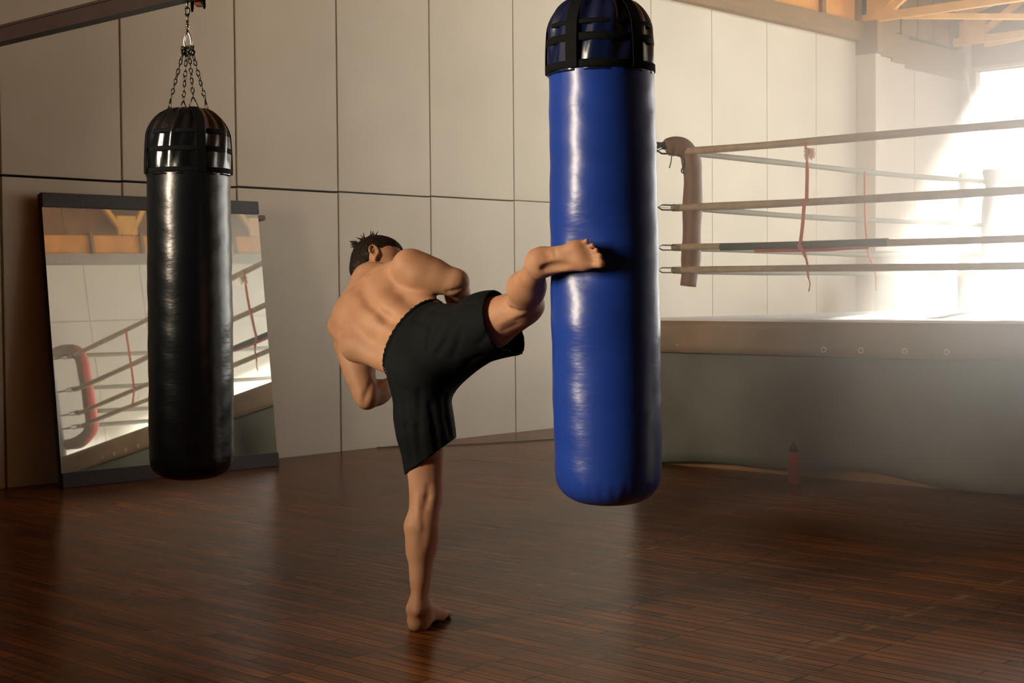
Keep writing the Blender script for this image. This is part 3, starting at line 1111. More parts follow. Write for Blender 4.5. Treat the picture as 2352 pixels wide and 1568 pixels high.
# salmon ties that hold the ropes together
RT = ry(-5.2) - 0.03
ring_part('rope_tie', [(-5.185, RT, 2.135), (-5.17, RT, 1.98), (-5.175, RT, 1.75)], [0.008] * 6 + [0.012] * 7, 'tie', 8)
ring_part('rope_tie', [(-5.19, RT, 1.77), (-5.205, RT, 1.6), (-5.225, RT, 1.47)], 0.012, 'tie', 8)
ring_part('rope_tie', [(-5.23, RT, 1.48), (-5.20, RT - 0.005, 1.44), (-5.17, RT - 0.005, 1.37), (-5.165, RT, 1.28), (-5.15, RT, 1.23), (-5.16, RT, 1.18)], [0.016] * 4 + [0.012] * 6 + [0.007] * 10 + [0.004] * 11, 'tie', 8)
tf = MB()
for k in range(120):
    a, e = rng.uniform(0, 6.28), rng.uniform(-1.2, 0.9)
    d = np.array([math.cos(a), math.sin(a), e])
    b0 = rl((-5.15, RT, 2.07)) + rng.normal(0, 0.008, 3)
    tf.tube([b0, b0 + d * 0.018, b0 + d * 0.03 + np.array([0, 0, -0.012])], [0.003, 0.0025, 0.001], 5)
tf.build('tie_tuft', M['tuft'], ring, True)
for yy in (10.6,):
    ring_part('rope_tie', [(-6.055, yy, 2.12), (-6.05, yy, 1.75), (-6.04, yy + 0.03, 1.48), (-6.03, yy + 0.12, 1.33), (-6.03, yy + 0.14, 1.18)], 0.010, 'tie', 8)
# ties on the side that only the mirror shows
ring_part('rope_tie', [(-2.6, ry(-2.6) - 0.03, 2.13), (-2.61, ry(-2.6) - 0.03, 1.76), (-2.6, ry(-2.6) - 0.03, 1.48), (-2.5, ry(-2.6) - 0.03, 1.30)], 0.012, 'tie', 8)
# knotted cloth and loose cord at the near corner
kb = MB()
P0 = np.array([-6.27, 8.24, 2.19])
for k in range(16):
    a = rng.uniform(0, 6.28)
    d = np.array([math.cos(a), math.sin(a), rng.uniform(-0.6, 0.6)])
    kb.tube([rl(P0 + d * 0.01), rl(P0 + d * 0.045)], [0.016, 0.006], 6)
kb.tube([rl(p) for p in smooth_path([P0 + [0.06, 0.03, -0.03], P0 + [0.055, 0.04, -0.10], P0 + [0.045, 0.03, -0.16]], 5)], 0.004, 6)
kb.tube([rl(p) for p in smooth_path([P0 + [0.10, 0.07, -0.05], P0 + [0.13, 0.09, -0.12], P0 + [0.11, 0.08, -0.18], P0 + [0.125, 0.09, -0.20]], 5)], 0.006, 6)
kb.build('knotted_cord', M['rope_dark'], ring, True)

# red bottle standing by the skirt
bo = empty('bottle', (-4.99, 7.88, 0))
tag(bo, 'small red bottle with a dark pointed cap standing on floor by the ring skirt', 'bottle')
MB().lathe([(0.030, 0.0), (0.037, 0.006), (0.037, 0.15), (0.034, 0.185), (0.028, 0.20)], 24).build('bottle_body', M['red_bottle'], bo, True)
MB().lathe([(0.030, 0.196), (0.030, 0.215), (0.018, 0.238), (0.006, 0.255), (0.003, 0.262)], 20).build('bottle_cap', M['cap'], bo, True)

# pale shapes in the haze behind the ring
cab = empty('cabinet', (-7.75, 14.2, 0))
tag(cab, 'narrow grey cabinet standing in bright haze behind the ring ropes', 'cabinet')
MB().box(-0.16, 0.16, -0.16, 0.16, 0.04, 1.58, 0, 0.008).build('cabinet_body', M['cabinet'], cab)
MB().box(-0.15, 0.15, -0.175, -0.16, 0.08, 1.54, 0, 0.004).build('cabinet_door', M['cabinet'], cab)
MB().box(-0.14, 0.14, -0.14, 0.14, 0.0, 0.04).build('cabinet_base', M['cap'], cab)
rk = empty('exercise_frame', (-7.55, 15.4, 0))
tag(rk, 'pale upright exercise frame with crossbar in bright haze behind the ring', 'frame')
for sx in (-0.28, 0.28):
    MB().box(sx - 0.045, sx + 0.045, -0.045, 0.045, 0.03, 1.86, 0, 0.006).build('upright', M['cabinet'], rk)
    MB().box(sx - 0.06, sx + 0.06, -0.3, 0.3, 0.0, 0.04, 0, 0.006).build('foot_bar', M['cabinet'], rk)
MB().box(-0.325, 0.325, -0.05, 0.05, 1.86, 1.93, 0, 0.008).build('crossbar', M['cabinet'], rk)

# ------------------------------------------------------------------ the fighter: one continuous body surface


def nrm(v):
    v = np.array(v, float)
    return v / np.linalg.norm(v)


class Field:
    """signed distances on a grid, shapes melted together, turned into a quad mesh"""

    Q = np.array([nrm([AR[0], AR[1], 0]), nrm([AF[0], AF[1], 0]), [0, 0, 1.0]])     # grid lies along the camera's heading

    def __init__(self, lo, hi, h):
        self.lo, self.h = np.array(lo, float), h
        self.n = np.ceil((np.array(hi, float) - self.lo) / h).astype(int) + 1
        self.a = np.full(self.n, 0.09, dtype=np.float32)

    def sub(self, lo, hi):
        i0 = np.clip(np.floor((np.array(lo) - self.lo) / self.h).astype(int), 0, self.n)
        i1 = np.clip(np.ceil((np.array(hi) - self.lo) / self.h).astype(int) + 1, 0, self.n)
        if np.any(i1 <= i0):
            return None, None
        ax = [np.arange(i0[k], i1[k], dtype=np.float32) * self.h + self.lo[k] for k in range(3)]
        P = np.stack(np.meshgrid(*ax, indexing='ij'), -1).astype(np.float32)
        return tuple(slice(i0[k], i1[k]) for k in range(3)), P

    def melt(self, lo, hi, fn, k, mode='add'):
        m_ = 0.05 + k
        sl, P = self.sub(np.array(lo) - m_, np.array(hi) + m_)
        if sl is None:
            return
        d = fn(P)
        a = self.a[sl]
        if mode == 'add':
            h = np.clip(0.5 + 0.5 * (a - d) / k, 0, 1)
            self.a[sl] = a + (d - a) * h - k * h * (1 - h)
        else:
            h = np.clip(0.5 - 0.5 * (a + d) / k, 0, 1)
            self.a[sl] = a + (-d - a) * h + k * h * (1 - h)

    def cap(self, p, q, r0, r1, k=0.02, mode='add'):
        p, q = self.Q @ np.array(p, float), self.Q @ np.array(q, float)
        rm = max(r0, r1)

        def fn(P):
            ba = (q - p).astype(np.float32)
            pa = P - p.astype(np.float32)
            t = np.clip((pa @ ba) / max(float(ba @ ba), 1e-9), 0, 1)
            return np.linalg.norm(pa - t[..., None] * ba, axis=-1) - (r0 + (r1 - r0) * t)
        self.melt(np.minimum(p, q) - rm, np.maximum(p, q) + rm, fn, k, mode)

    def ell(self, c, axes, r, k=0.02, mode='add'):
        c = self.Q @ np.array(c, float)
        Rm = np.array(axes, float) @ self.Q.T
        rm = max(r)

        def fn(P):
            L = (P - c.astype(np.float32)) @ Rm.T.astype(np.float32)
            u = L / np.array(r, dtype=np.float32)
            k0 = np.linalg.norm(u, axis=-1)
            k1 = np.linalg.norm(u / np.array(r, dtype=np.float32), axis=-1) + 1e-6
            return k0 * (k0 - 1) / k1
        self.melt(c - rm, c + rm, fn, k, mode)

    def crease(self, pts, amp, w):
        """amp > 0 sinks a furrow along pts, amp < 0 raises a ridge"""
        for p, q in zip(pts[:-1], pts[1:]):
            p, q = self.Q @ np.array(p, float), self.Q @ np.array(q, float)
            sl, P = self.sub(np.minimum(p, q) - 3 * w, np.maximum(p, q) + 3 * w)
            if sl is None:
                continue
            ba = (q - p).astype(np.float32)
            pa = P - p.astype(np.float32)
            t = np.clip((pa @ ba) / max(float(ba @ ba), 1e-9), 0, 1)
            d = np.linalg.norm(pa - t[..., None] * ba, axis=-1)
            self.a[sl] += amp * np.exp(-(d / w) ** 2)

    def cut(self, fn):
        """keep where fn(P) < 0"""
        sl, P = self.sub(self.lo, self.lo + (self.n - 1) * self.h)
        self.a[sl] = np.maximum(self.a[sl], fn(P @ self.Q.astype(np.float32)))

    def surf(self, px, py, d0=4.4, d1=6.4):
        """first point of the surface seen at a photo pixel"""
        ds = np.linspace(d0, d1, 700)
        R_ = np.array([at(px, py, d) for d in ds])
        g = np.round((R_ @ self.Q.T - self.lo) / self.h).astype(int)
        ok = np.all((g >= 0) & (g < self.n), axis=1)
        for i in np.nonzero(ok)[0]:
            if self.a[tuple(g[i])] < 0:
                return R_[i]
        return None

    def trace(self, pix, amp, w):
        pts = [self.surf(*p) for p in pix]
        pts = [p for p in pts if p is not None]
        if len(pts) > 1:
            self.crease(pts, amp, w)

    def mesh(self):
        F, h = self.a, self.h
        s = F < 0
        cnt = np.zeros(tuple(self.n - 1), dtype=np.int8)
        for i in (0, 1):
            for j in (0, 1):
                for k in (0, 1):
                    cnt += s[i:self.n[0] - 1 + i, j:self.n[1] - 1 + j, k:self.n[2] - 1 + k]
        cells = np.argwhere((cnt > 0) & (cnt < 8))
        idx = np.full(tuple(self.n - 1), -1, dtype=np.int32)
        idx[cells[:, 0], cells[:, 1], cells[:, 2]] = np.arange(len(cells))
        pos = np.zeros((len(cells), 3))
        num = np.zeros(len(cells))
        cor = [(i, j, k) for i in (0, 1) for j in (0, 1) for k in (0, 1)]
        val = {c: F[cells[:, 0] + c[0], cells[:, 1] + c[1], cells[:, 2] + c[2]].astype(float) for c in cor}
        for c in cor:
            for ax in range(3):
                if c[ax] == 0:
                    d = list(c)
                    d[ax] = 1
                    a, b = val[c], val[tuple(d)]
                    x = (a < 0) != (b < 0)
                    t = np.where(x, a / np.where(x, a - b, 1), 0)
                    e = np.array(c, float)[None, :].repeat(len(cells), 0)
                    e[:, ax] = t
                    pos += e * x[:, None]
                    num += x
        V = self.lo + h * (cells + pos / num[:, None])
        faces = []
        for ax in range(3):
            o1, o2 = (ax + 1) % 3, (ax + 2) % 3
            n = self.n
            sa = [slice(None)] * 3
            sb = [slice(None)] * 3
            sa[ax], sb[ax] = slice(0, n[ax] - 1), slice(1, n[ax])
            for o in (o1, o2):
                sa[o] = sb[o] = slice(1, n[o] - 1)
            A, B = s[tuple(sa)], s[tuple(sb)]
            E_ = np.argwhere(A != B)
            if len(E_) == 0:
                continue
            fl = A[E_[:, 0], E_[:, 1], E_[:, 2]]
            E_[:, o1] += 1
            E_[:, o2] += 1

            def g(d1, d2):
                q = E_.copy()
                q[:, o1] += d1
                q[:, o2] += d2
                return idx[q[:, 0], q[:, 1], q[:, 2]]
            Q = np.stack([g(-1, -1), g(0, -1), g(0, 0), g(-1, 0)], 1)
            Q[~fl] = Q[~fl][:, ::-1]
            faces.append(Q)
        Fc = np.concatenate(faces)
        return V @ self.Q, Fc

    def build(self, name, mat, parent=None, smooth_iter=0, origin=(0, 0, 0), open_at=None):
        V, Fc = self.mesh()
        if open_at is not None:
            on = open_at(V) > -0.45 * self.h
            Fc = Fc[~np.all(on[Fc], axis=1)]
            used = np.unique(Fc)
            re_ = np.full(len(V), -1)
            re_[used] = np.arange(len(used))
            V, Fc = V[used], re_[Fc]
        me = bpy.data.meshes.new(name)
        me.vertices.add(len(V))
        me.vertices.foreach_set('co', (V - np.array(origin)).astype(np.float32).ravel())
        me.loops.add(len(Fc) * 4)
        me.loops.foreach_set('vertex_index', Fc.astype(np.int32).ravel())
        me.polygons.add(len(Fc))
        me.polygons.foreach_set('loop_start', np.arange(0, len(Fc) * 4, 4, dtype=np.int32))
        me.polygons.foreach_set('use_smooth', np.ones(len(Fc), dtype=bool))
        me.materials.append(mat)
        me.update(calc_edges=True)
        me.validate()
        o = link(bpy.data.objects.new(name, me), parent)
        if smooth_iter:
            sm = o.modifiers.new('smooth', 'SMOOTH')
            sm.iterations = smooth_iter
            sm.factor = 0.5
        return o


# --- skeleton, in room coordinates
ORI = at(960, 1446, 5.28)
ORI[2] = 0.0
PEL = at(998, 806, 5.40)
SPINE_S = np.array([-0.16, 0.0, 0.16, 0.31, 0.42, 0.50, 0.60])
SPINE_P = np.array([at(1062, 852, 5.31), PEL, at(927, 762, 5.50), at(868, 716, 5.62), at(857, 680, 5.71), at(856, 648, 5.77), at(853, 606, 5.84)])
SIDE = cv(0.70, 0.714, 0.0)                     # from his left hip to his right hip


def spine(s):
    """point on the spine and its frame: to his right, up the spine, out of the back"""
    def p(q):
        i = int(np.clip(np.searchsorted(SPINE_S, q) - 1, 0, len(SPINE_S) - 2))
        return SPINE_P[i] + (SPINE_P[i + 1] - SPINE_P[i]) * (q - SPINE_S[i]) / (SPINE_S[i + 1] - SPINE_S[i])
    c = (p(s - 0.04) + 2 * p(s) + p(s + 0.04)) / 4
    t = nrm(p(s + 0.07) - p(s - 0.07))
    la = nrm(SIDE - t * (SIDE @ t))
    ba = np.cross(la, t)
    if ba @ AF > 0:
        ba = -ba
    return c, la, t, ba


def T(l, s, b):
    c, la, t, ba = spine(s)
    return c + l * la + b * ba


def TX(s):
    return np.array(spine(s)[1:])


SP = spine(0.1)[2]
LH, RH = at(966, 852, 5.36), at(1036, 784, 5.31)
LK, LAK = at(980, 1132, 5.335), at(963, 1396, 5.29)
RK, RAK = at(1207, 702, 5.06), at(1237, 606, 4.70)
LS, RS = at(808, 784, 5.75), at(940, 611, 5.51)
LE, RE = at(845, 914, 5.64), at(1052, 648, 5.50)
LWR, RWR = at(925, 872, 5.82), at(1050, 738, 5.74)
HC = at(872, 611, 5.86)

B = Field((-0.80, 4.36, -0.02), (0.34, 6.32, 1.50), 0.0052)


def body(B):
    # trunk
    B.ell(T(0, 0.0, 0), TX(0), (0.164, 0.125, 0.115), 0.03)
    for s in (-1, 1):
        B.ell(T(s * 0.084, -0.05, 0.05), TX(0), (0.088, 0.095, 0.085), 0.03)
    B.ell(T(0, 0.15, 0.002), TX(0.15), (0.150, 0.14, 0.094), 0.05)
    B.ell(T(0, 0.27, -0.004), TX(0.27), (0.168, 0.13, 0.114), 0.05)
    B.ell(T(0, 0.35, -0.014), TX(0.35), (0.170, 0.12, 0.122), 0.05)
    B.ell(T(0, 0.425, -0.012), TX(0.42), (0.165, 0.075, 0.095), 0.04)
    for s in (-1, 1):
        B.ell(T(s * 0.078, 0.34, -0.105), TX(0.34), (0.085, 0.075, 0.03), 0.03)
        B.cap(T(s * 0.156, 0.36, 0.024), T(s * 0.150, 0.25, 0.03), 0.050, 0.045, 0.04)
        B.cap(T(s * 0.150, 0.25, 0.03), T(s * 0.122, 0.10, 0.02), 0.045, 0.03, 0.06)
        B.cap(T(s * 0.03, 0.02, 0.082), T(s * 0.036, 0.20, 0.076), 0.036, 0.034, 0.04)
        B.cap(T(s * 0.036, 0.20, 0.076), T(s * 0.036, 0.36, 0.076), 0.034, 0.028, 0.04)
        B.ell(T(s * 0.088, 0.335, 0.078), TX(0.335), (0.055, 0.075, 0.030), 0.04)
        B.cap(T(0, 0.51, 0.02), T(s * 0.14, 0.43, 0.0), 0.043, 0.036, 0.05)
    # neck and shoulders
    NT = HC + cv(-0.035, -0.06, -0.02)
    B.cap(T(0.0, 0.475, 0.005), NT, 0.062, 0.056, 0.035)
    B.cap(T(-0.03, 0.49, 0.02), HC + cv(-0.06, -0.02, -0.015), 0.04, 0.036, 0.03)
    B.cap(T(0.03, 0.49, 0.02), HC + cv(-0.035, -0.045, -0.045), 0.04, 0.036, 0.03)
    B.cap(T(-0.10, 0.40, -0.005), LS, 0.060, 0.060, 0.04)
    B.cap(T(0.09, 0.45, 0.0), RS, 0.046, 0.050, 0.03)
    # arms
    for S, E_, W_, g in ((LS, LE, LWR, 1.0), (RS, RE, RWR, 1.0)):
        d = E_ - S
        B.ell(S + d * 0.10, np.eye(3), (0.060 * g, 0.060 * g, 0.060 * g), 0.025)
        B.cap(S, S + d * 0.5, 0.058 * g, 0.057 * g, 0.03)
        B.cap(S + d * 0.35, E_ - d * 0.06, 0.056 * g, 0.044 * g, 0.025)
        B.cap(E_ - d * 0.05, E_, 0.042 * g, 0.039 * g, 0.02)
        f = W_ - E_
        B.cap(E_, E_ + f * 0.32, 0.038 * g, 0.045 * g, 0.015)
        B.cap(E_ + f * 0.25, W_, 0.044 * g, 0.027, 0.02)
        B.ell(E_ - f * 0.06 + d * 0.03, np.eye(3), (0.026, 0.026, 0.026), 0.02)
    # triceps of both arms
    d = RE - RS
    B.cap(RS + d * 0.25 + cv(-0.01, -0.018, -0.015), RS + d * 0.9 + cv(-0.006, -0.010, -0.012), 0.049, 0.043, 0.03)
    d = LE - LS
    B.cap(LS + d * 0.25 + cv(-0.010, 0, -0.02), LS + d * 0.85 + cv(-0.008, -0.004, -0.012), 0.043, 0.036, 0.03)
    # standing leg (his left)
    d = LK - LH
    B.cap(LH, LH + d * 0.5, 0.090, 0.078, 0.04)
    B.cap(LH + d * 0.4, LK, 0.078, 0.056, 0.03)
    B.cap(LH + d * 0.5 + cv(-0.02, 0, -0.02), LK + cv(-0.026, 0.03, -0.014), 0.045, 0.028, 0.02)
    B.cap(LH + d * 0.5 + cv(0.03, 0, -0.012), LK + cv(0.024, 0.0, -0.012), 0.045, 0.026, 0.02)
    B.ell(LK + cv(0.004, 0, 0.03), np.eye(3), (0.046, 0.046, 0.05), 0.02)
    s_ = LAK - LK
    B.cap(LK, LK + s_ * 0.45, 0.047, 0.046, 0.03)
    B.cap(LK + s_ * 0.4, LAK, 0.046, 0.029, 0.03)
    B.cap(LK + s_ * 0.06 + cv(-0.016, 0, -0.02), LK + s_ * 0.28 + cv(-0.024, 0, -0.024), 0.030, 0.041, 0.03)
    B.cap(LK + s_ * 0.08 + cv(0.016, 0, -0.02), LK + s_ * 0.34 + cv(0.012, 0, -0.022), 0.031, 0.038, 0.03)
    B.cap(LK + s_ * 0.28 + cv(-0.020, 0, -0.024), LK + s_ * 0.50 + cv(-0.014, 0, -0.018), 0.042, 0.036, 0.03)
    B.cap(LK + s_ * 0.46 + cv(-0.012, 0, -0.018), LK + s_ * 0.74 + cv(-0.006, 0, -0.014), 0.036, 0.024, 0.03)
    B.cap(LK + s_ * 0.6 + cv(-0.004, 0, -0.018), LAK + cv(-0.004, -0.005, -0.030), 0.022, 0.015, 0.015)
    # kicking leg (his right)
    d = RK - RH
    B.cap(RH, RH + d * 0.5, 0.092, 0.088, 0.04)
    B.cap(RH + d * 0.4, RK, 0.088, 0.058, 0.03)
    B.cap(RH + d * 0.5 + cv(-0.01, 0.0, -0.016), RK + cv(-0.025, -0.010, -0.02), 0.070, 0.040, 0.03)
    B.cap(RH + d * 0.55 + cv(0.02, -0.03, 0.02), RK + cv(0.0, -0.03, 0.01), 0.045, 0.032, 0.03)
    B.ell(RK + cv(0.022, 0.004, 0.006), np.eye(3), (0.042, 0.042, 0.042), 0.02)
    s_ = RAK - RK
    B.cap(RK, RK + s_ * 0.5, 0.047, 0.044, 0.03)
    B.cap(RK + s_ * 0.4, RAK, 0.045, 0.031, 0.03)
    B.cap(RK + s_ * 0.10 + cv(-0.026, 0.0, -0.03), RK + s_ * 0.42 + cv(-0.030, 0.006, 0.0), 0.036, 0.046, 0.025)
    B.cap(RK + s_ * 0.14 + cv(0.0, 0.0, -0.03), RK + s_ * 0.42 + cv(-0.008, 0.0, -0.01), 0.034, 0.040, 0.025)
    B.cap(RK + s_ * 0.42 + cv(-0.024, 0.006, 0.0), RK + s_ * 0.7 + cv(-0.014, 0.006, 0.0), 0.042, 0.028, 0.03)
    # feet
    foot(B, np.array([*(ORI[:2]), 0.0]) + cv(0.0, 0, 0.03), nrm(np.array([*(cv(0.32, 0, 1.0)[:2]), 0])), np.array([0, 0, 1.0]), LAK, -1, 0.25, 0.020)
    g = nrm(cv(0.85, 0.07, -0.44))
    dors = cv(0.46, -0.02, 0.89)
    dors = nrm(dors - g * (dors @ g))
    foot(B, at(1226, 598, 4.665), g, dors, RAK, +1, 0.25, 0.012)
    # hands: closed guard in front of the chest
    for W_, E_, side, pn in ((LWR, LE, 1, cv(0.3, 0.6, -0.4)), (RWR, RE, -1, cv(-0.5, 0.5, -0.3))):
        hand(B, W_, nrm(W_ - E_), pn, side)
    # furrows and edges
    B.crease([T(0, -0.04, 0.118), T(0, 0.06, 0.112), T(0, 0.16, 0.108), T(0, 0.26, 0.112)], 0.008, 0.020)
    for pix, amp, w in (([(862, 705), (845, 688), (834, 668), (834, 648)], 0.006, 0.022),             # furrow between the shoulder blades
                        ([(862, 618), (850, 628), (840, 646), (842, 668)], 0.003, 0.016),             # edge of the right shoulder blade
                        ([(800, 700), (790, 730), (785, 760)], 0.003, 0.020),                         # left shoulder blade
                        ([(824, 715), (828, 742)], -0.004, 0.022),
                        ([(892, 742), (880, 732)], 0.004, 0.022),
                        ([(858, 796), (846, 786)], 0.004, 0.026),
                        ([(1056, 664), (1044, 668), (1030, 670)], 0.006, 0.008),                      # right elbow
                        ([(836, 926), (842, 905), (852, 880)], 0.005, 0.010),                         # left elbow
                        ([(1164, 703), (1180, 711), (1200, 716), (1220, 716)], 0.008, 0.010),         # calf folded on the thigh
                        ([(1150, 742), (1180, 727), (1200, 720)], -0.004, 0.010), ([(1158, 758), (1188, 745)], 0.003, 0.010),
                        ([(985, 1118), (983, 1142), (978, 1165)], 0.006, 0.011), ([(960, 1142), (962, 1175), (966, 1215)], -0.003, 0.010),
                        ([(972, 1190), (970, 1250)], 0.003, 0.014),
                        ([(1268, 557), (1273, 572), (1278, 586)], 0.003, 0.0065), ([(1260, 570), (1266, 590)], 0.003, 0.0065), ([(1281, 552), (1288, 572)], 0.003, 0.0065), ([(1252, 576), (1257, 592)], 0.0025, 0.0065)):
        B.trace(pix, amp, w)


def foot(B, heel, g, up, ankle, big, L, heel_lift):
    """heel: middle of the heel pad; g: heel to toes; up: out of the back of the foot; big: +1 when the big toe lies on side up x g"""
    side = np.cross(up, g) * big
    k = L / 0.25

    def p(f, s, u):
        return heel + g * f * k + side * s * k + up * u * k
    B.ell(p(0.0, 0, 0.030), np.array([g, side, up]), (0.036 * k, 0.031 * k, 0.032 * k), 0.02)
    B.cap(p(0.0, 0, 0.035), ankle, 0.030 * k, 0.031, 0.03)
    B.cap(p(0.02, 0.002, 0.045), ankle + g * 0.015, 0.032 * k, 0.034, 0.03)
    B.ell(ankle + side * 0.030 - g * 0.005, np.eye(3), (0.013, 0.013, 0.016), 0.012)
    B.ell(ankle - side * 0.030 - g * 0.012 - up * 0.006, np.eye(3), (0.013, 0.013, 0.016), 0.012)
    B.cap(ankle + g * 0.02 + up * 0.0, p(0.13, 0.014, 0.036), 0.034, 0.024 * k, 0.03)
    B.cap(p(0.02, 0.006, 0.030), p(0.15, 0.016, 0.026), 0.028 * k, 0.022 * k, 0.025)
    B.cap(p(0.02, -0.010, 0.026), p(0.14, -0.026, 0.020), 0.025 * k, 0.019 * k, 0.025)
    B.ell(p(0.165, 0.024, 0.022), np.array([g, side, up]), (0.028 * k, 0.022 * k, 0.021 * k), 0.02)
    B.ell(p(0.155, -0.004, 0.020), np.array([g, side, up]), (0.026 * k, 0.022 * k, 0.019 * k), 0.02)
    B.ell(p(0.138, -0.030, 0.018), np.array([g, side, up]), (0.026 * k, 0.020 * k, 0.017 * k), 0.02)
    B.ell(p(0.075, 0.028, 0.001), np.array([g, side, up]), (0.05 * k, 0.016 * k, 0.016 * k), 0.012, 'cut')
    toes = ((0.180, 0.030, 0.222, 0.031, 0.0135), (0.178, 0.009, 0.221, 0.008, 0.0092), (0.172, -0.008, 0.211, -0.010, 0.0086), (0.163, -0.024, 0.198, -0.028, 0.0082), (0.150, -0.039, 0.180, -0.044, 0.0078))
    for f0, s0, f1, s1, r in toes:
        mid = p((f0 + f1) / 2, (s0 + s1) / 2, 0.020)
        B.cap(p(f0 - 0.015, s0, 0.020), mid, r * k * 0.95, r * k * 0.9, 0.010)
        B.cap(mid, p(f1, s1, 0.0125), r * k * 0.88, r * k * 1.06, 0.003)


def hand(B, w, d, pn, side):
    """loosely closed hand: palm, four curled fingers of different length, thumb across"""
    pn = nrm(pn - d * (pn @ d))         # palm side
    s = np.cross(d, pn) * side          # towards the thumb
    B.ell(w + d * 0.045, np.array([d, s, pn]), (0.052, 0.041, 0.021), 0.015)
    B.cap(w - d * 0.02, w + d * 0.02, 0.027, 0.027, 0.02)
    for i, (off, l1, r) in enumerate(((0.030, 0.040, 0.0098), (0.010, 0.044, 0.0100), (-0.010, 0.041, 0.0096), (-0.028, 0.034, 0.0086))):
        a = w + d * (0.088 - 0.004 * abs(i - 1)) + s * off
        b = a + d * l1 * 0.75 + pn * l1 * 0.65
        c = b - d * 0.010 + pn * 0.026
        e = c - d * 0.024 + pn * -0.004
        B.cap(a - d * 0.02, a, r * 1.1, r * 1.1, 0.012)
        B.cap(a, b, r * 1.08, r, 0.006)
        B.cap(b, c, r, r * 0.95, 0.004)
        B.cap(c, e, r * 0.95, r * 0.88, 0.004)
    a = w + d * 0.025 + s * 0.030 + pn * 0.010
    b = a + d * 0.030 + s * 0.016 + pn * 0.016
    c = b + d * 0.026 - s * 0.008 + pn * 0.020
    B.cap(w + d * 0.012 + s * 0.018, a, 0.018, 0.014, 0.012)
    B.cap(a, b, 0.0135, 0.0115, 0.008)
    B.cap(b, c, 0.0115, 0.0095, 0.005)


# --- head: looks at the bag, rolled away from the camera
HG = nrm(cv(0.97, -0.06, -0.02))                 # where the face points
HU = cv(-0.06, 0.80, 0.58)
HU = nrm(HU - HG * (HU @ HG))                   # top of the head
HR = np.cross(HG, HU)                           # his right ear
HX = np.array([HG, HU, HR])


def Hd(g, u, r):
    return HC + g * HG + u * HU + r * HR


def head(B):
    B.ell(Hd(-0.012, 0.025, 0), HX, (0.097, 0.092, 0.076), 0.02)
    B.ell(Hd(0.03, 0.02, 0), HX, (0.062, 0.075, 0.066), 0.03)
    B.ell(Hd(0.035, -0.05, 0), HX, (0.055, 0.062, 0.056), 0.03)
    B.cap(Hd(0.062, -0.098, 0), Hd(0.0, -0.065, 0.045), 0.024, 0.022, 0.03)
    B.cap(Hd(0.062, -0.098, 0), Hd(0.0, -0.065, -0.045), 0.024, 0.022, 0.03)
    B.ell(Hd(0.075, -0.100, 0), HX, (0.018, 0.018, 0.022), 0.02)
    B.cap(Hd(0.086, 0.020, 0.03), Hd(0.086, 0.020, -0.03), 0.012, 0.012, 0.02)
    B.cap(Hd(0.092, 0.008, 0), Hd(0.112, -0.034, 0), 0.008, 0.013, 0.012)
    for s in (-1, 1):
        B.ell(Hd(0.102, -0.040, s * 0.012), HX, (0.010, 0.009, 0.009), 0.008)
        B.ell(Hd(0.060, -0.030, s * 0.045), HX, (0.025, 0.020, 0.020), 0.02)
        B.ell(Hd(0.093, -0.002, s * 0.032), HX, (0.012, 0.010, 0.014), 0.008, 'cut')
        B.ell(Hd(0.080, -0.002, s * 0.031), HX, (0.0125, 0.0115, 0.0125), 0.004)
        B.crease([Hd(0.0925, -0.004, s * 0.022), Hd(0.0905, -0.004, s * 0.041)], 0.002, 0.003)
    B.cap(Hd(0.092, -0.064, 0.018), Hd(0.092, -0.064, -0.018), 0.007, 0.007, 0.008)
    B.cap(Hd(0.090, -0.076, 0.014), Hd(0.090, -0.076, -0.014), 0.008, 0.008, 0.008)
    B.crease([Hd(0.098, -0.070, 0.024), Hd(0.101, -0.070, 0), Hd(0.098, -0.070, -0.024)], 0.004, 0.004)
    # ears
    for s in (-1, 1):
        rim = []
        for t in range(11):
            a = math.radians(-60 + 265 * t / 10)
            rim.append(Hd(-0.012 - 0.004 * math.sin(a) + 0.017 * math.cos(a) - 0.006, 0.006 + 0.027 * math.sin(a), s * (0.081 + 0.008 * (1 - math.cos(a)) * 0.6)))
        B.ell(Hd(-0.018, 0.004, s * 0.078), HX, (0.017, 0.026, 0.007), 0.006)
        for a, b in zip(rim[:-1], rim[1:]):
            B.cap(a, b, 0.0046, 0.0046, 0.003)
        B.ell(Hd(-0.010, -0.028, s * 0.077), HX, (0.008, 0.010, 0.006), 0.006)
        B.ell(Hd(-0.013, 0.003, s * 0.088), HX, (0.009, 0.013, 0.007), 0.004, 'cut')
        B.cap(Hd(-0.022, 0.016, s * 0.086), Hd(-0.024, -0.008, s * 0.086), 0.0032, 0.0032, 0.003)
        B.ell(Hd(0.000, -0.004, s * 0.079), HX, (0.005, 0.007, 0.006), 0.004)


body(B)
head(B)
man = empty('person', ORI)
tag(man, 'shirtless man in black shorts seen from behind, kicking the blue bag with his right foot', 'person')
B.build('body', M['skin'], man, 2, ORI)

# --- hair: short at the sides, longer swept back on top
HL = Field.Q @ HC
HF = Field(HL - 0.19, HL + 0.19, 0.004)
HF.ell(Hd(-0.013, 0.028, 0), HX, (0.101, 0.096, 0.079), 0.01)
HF.ell(Hd(-0.005, 0.062, 0), HX, (0.090, 0.068, 0.066), 0.03)
HF.ell(Hd(-0.062, -0.01, 0), HX, (0.040, 0.06, 0.055), 0.03)
HF.cap(Hd(-0.070, -0.03, 0), Hd(-0.064, -0.062, 0), 0.036, 0.024, 0.03)


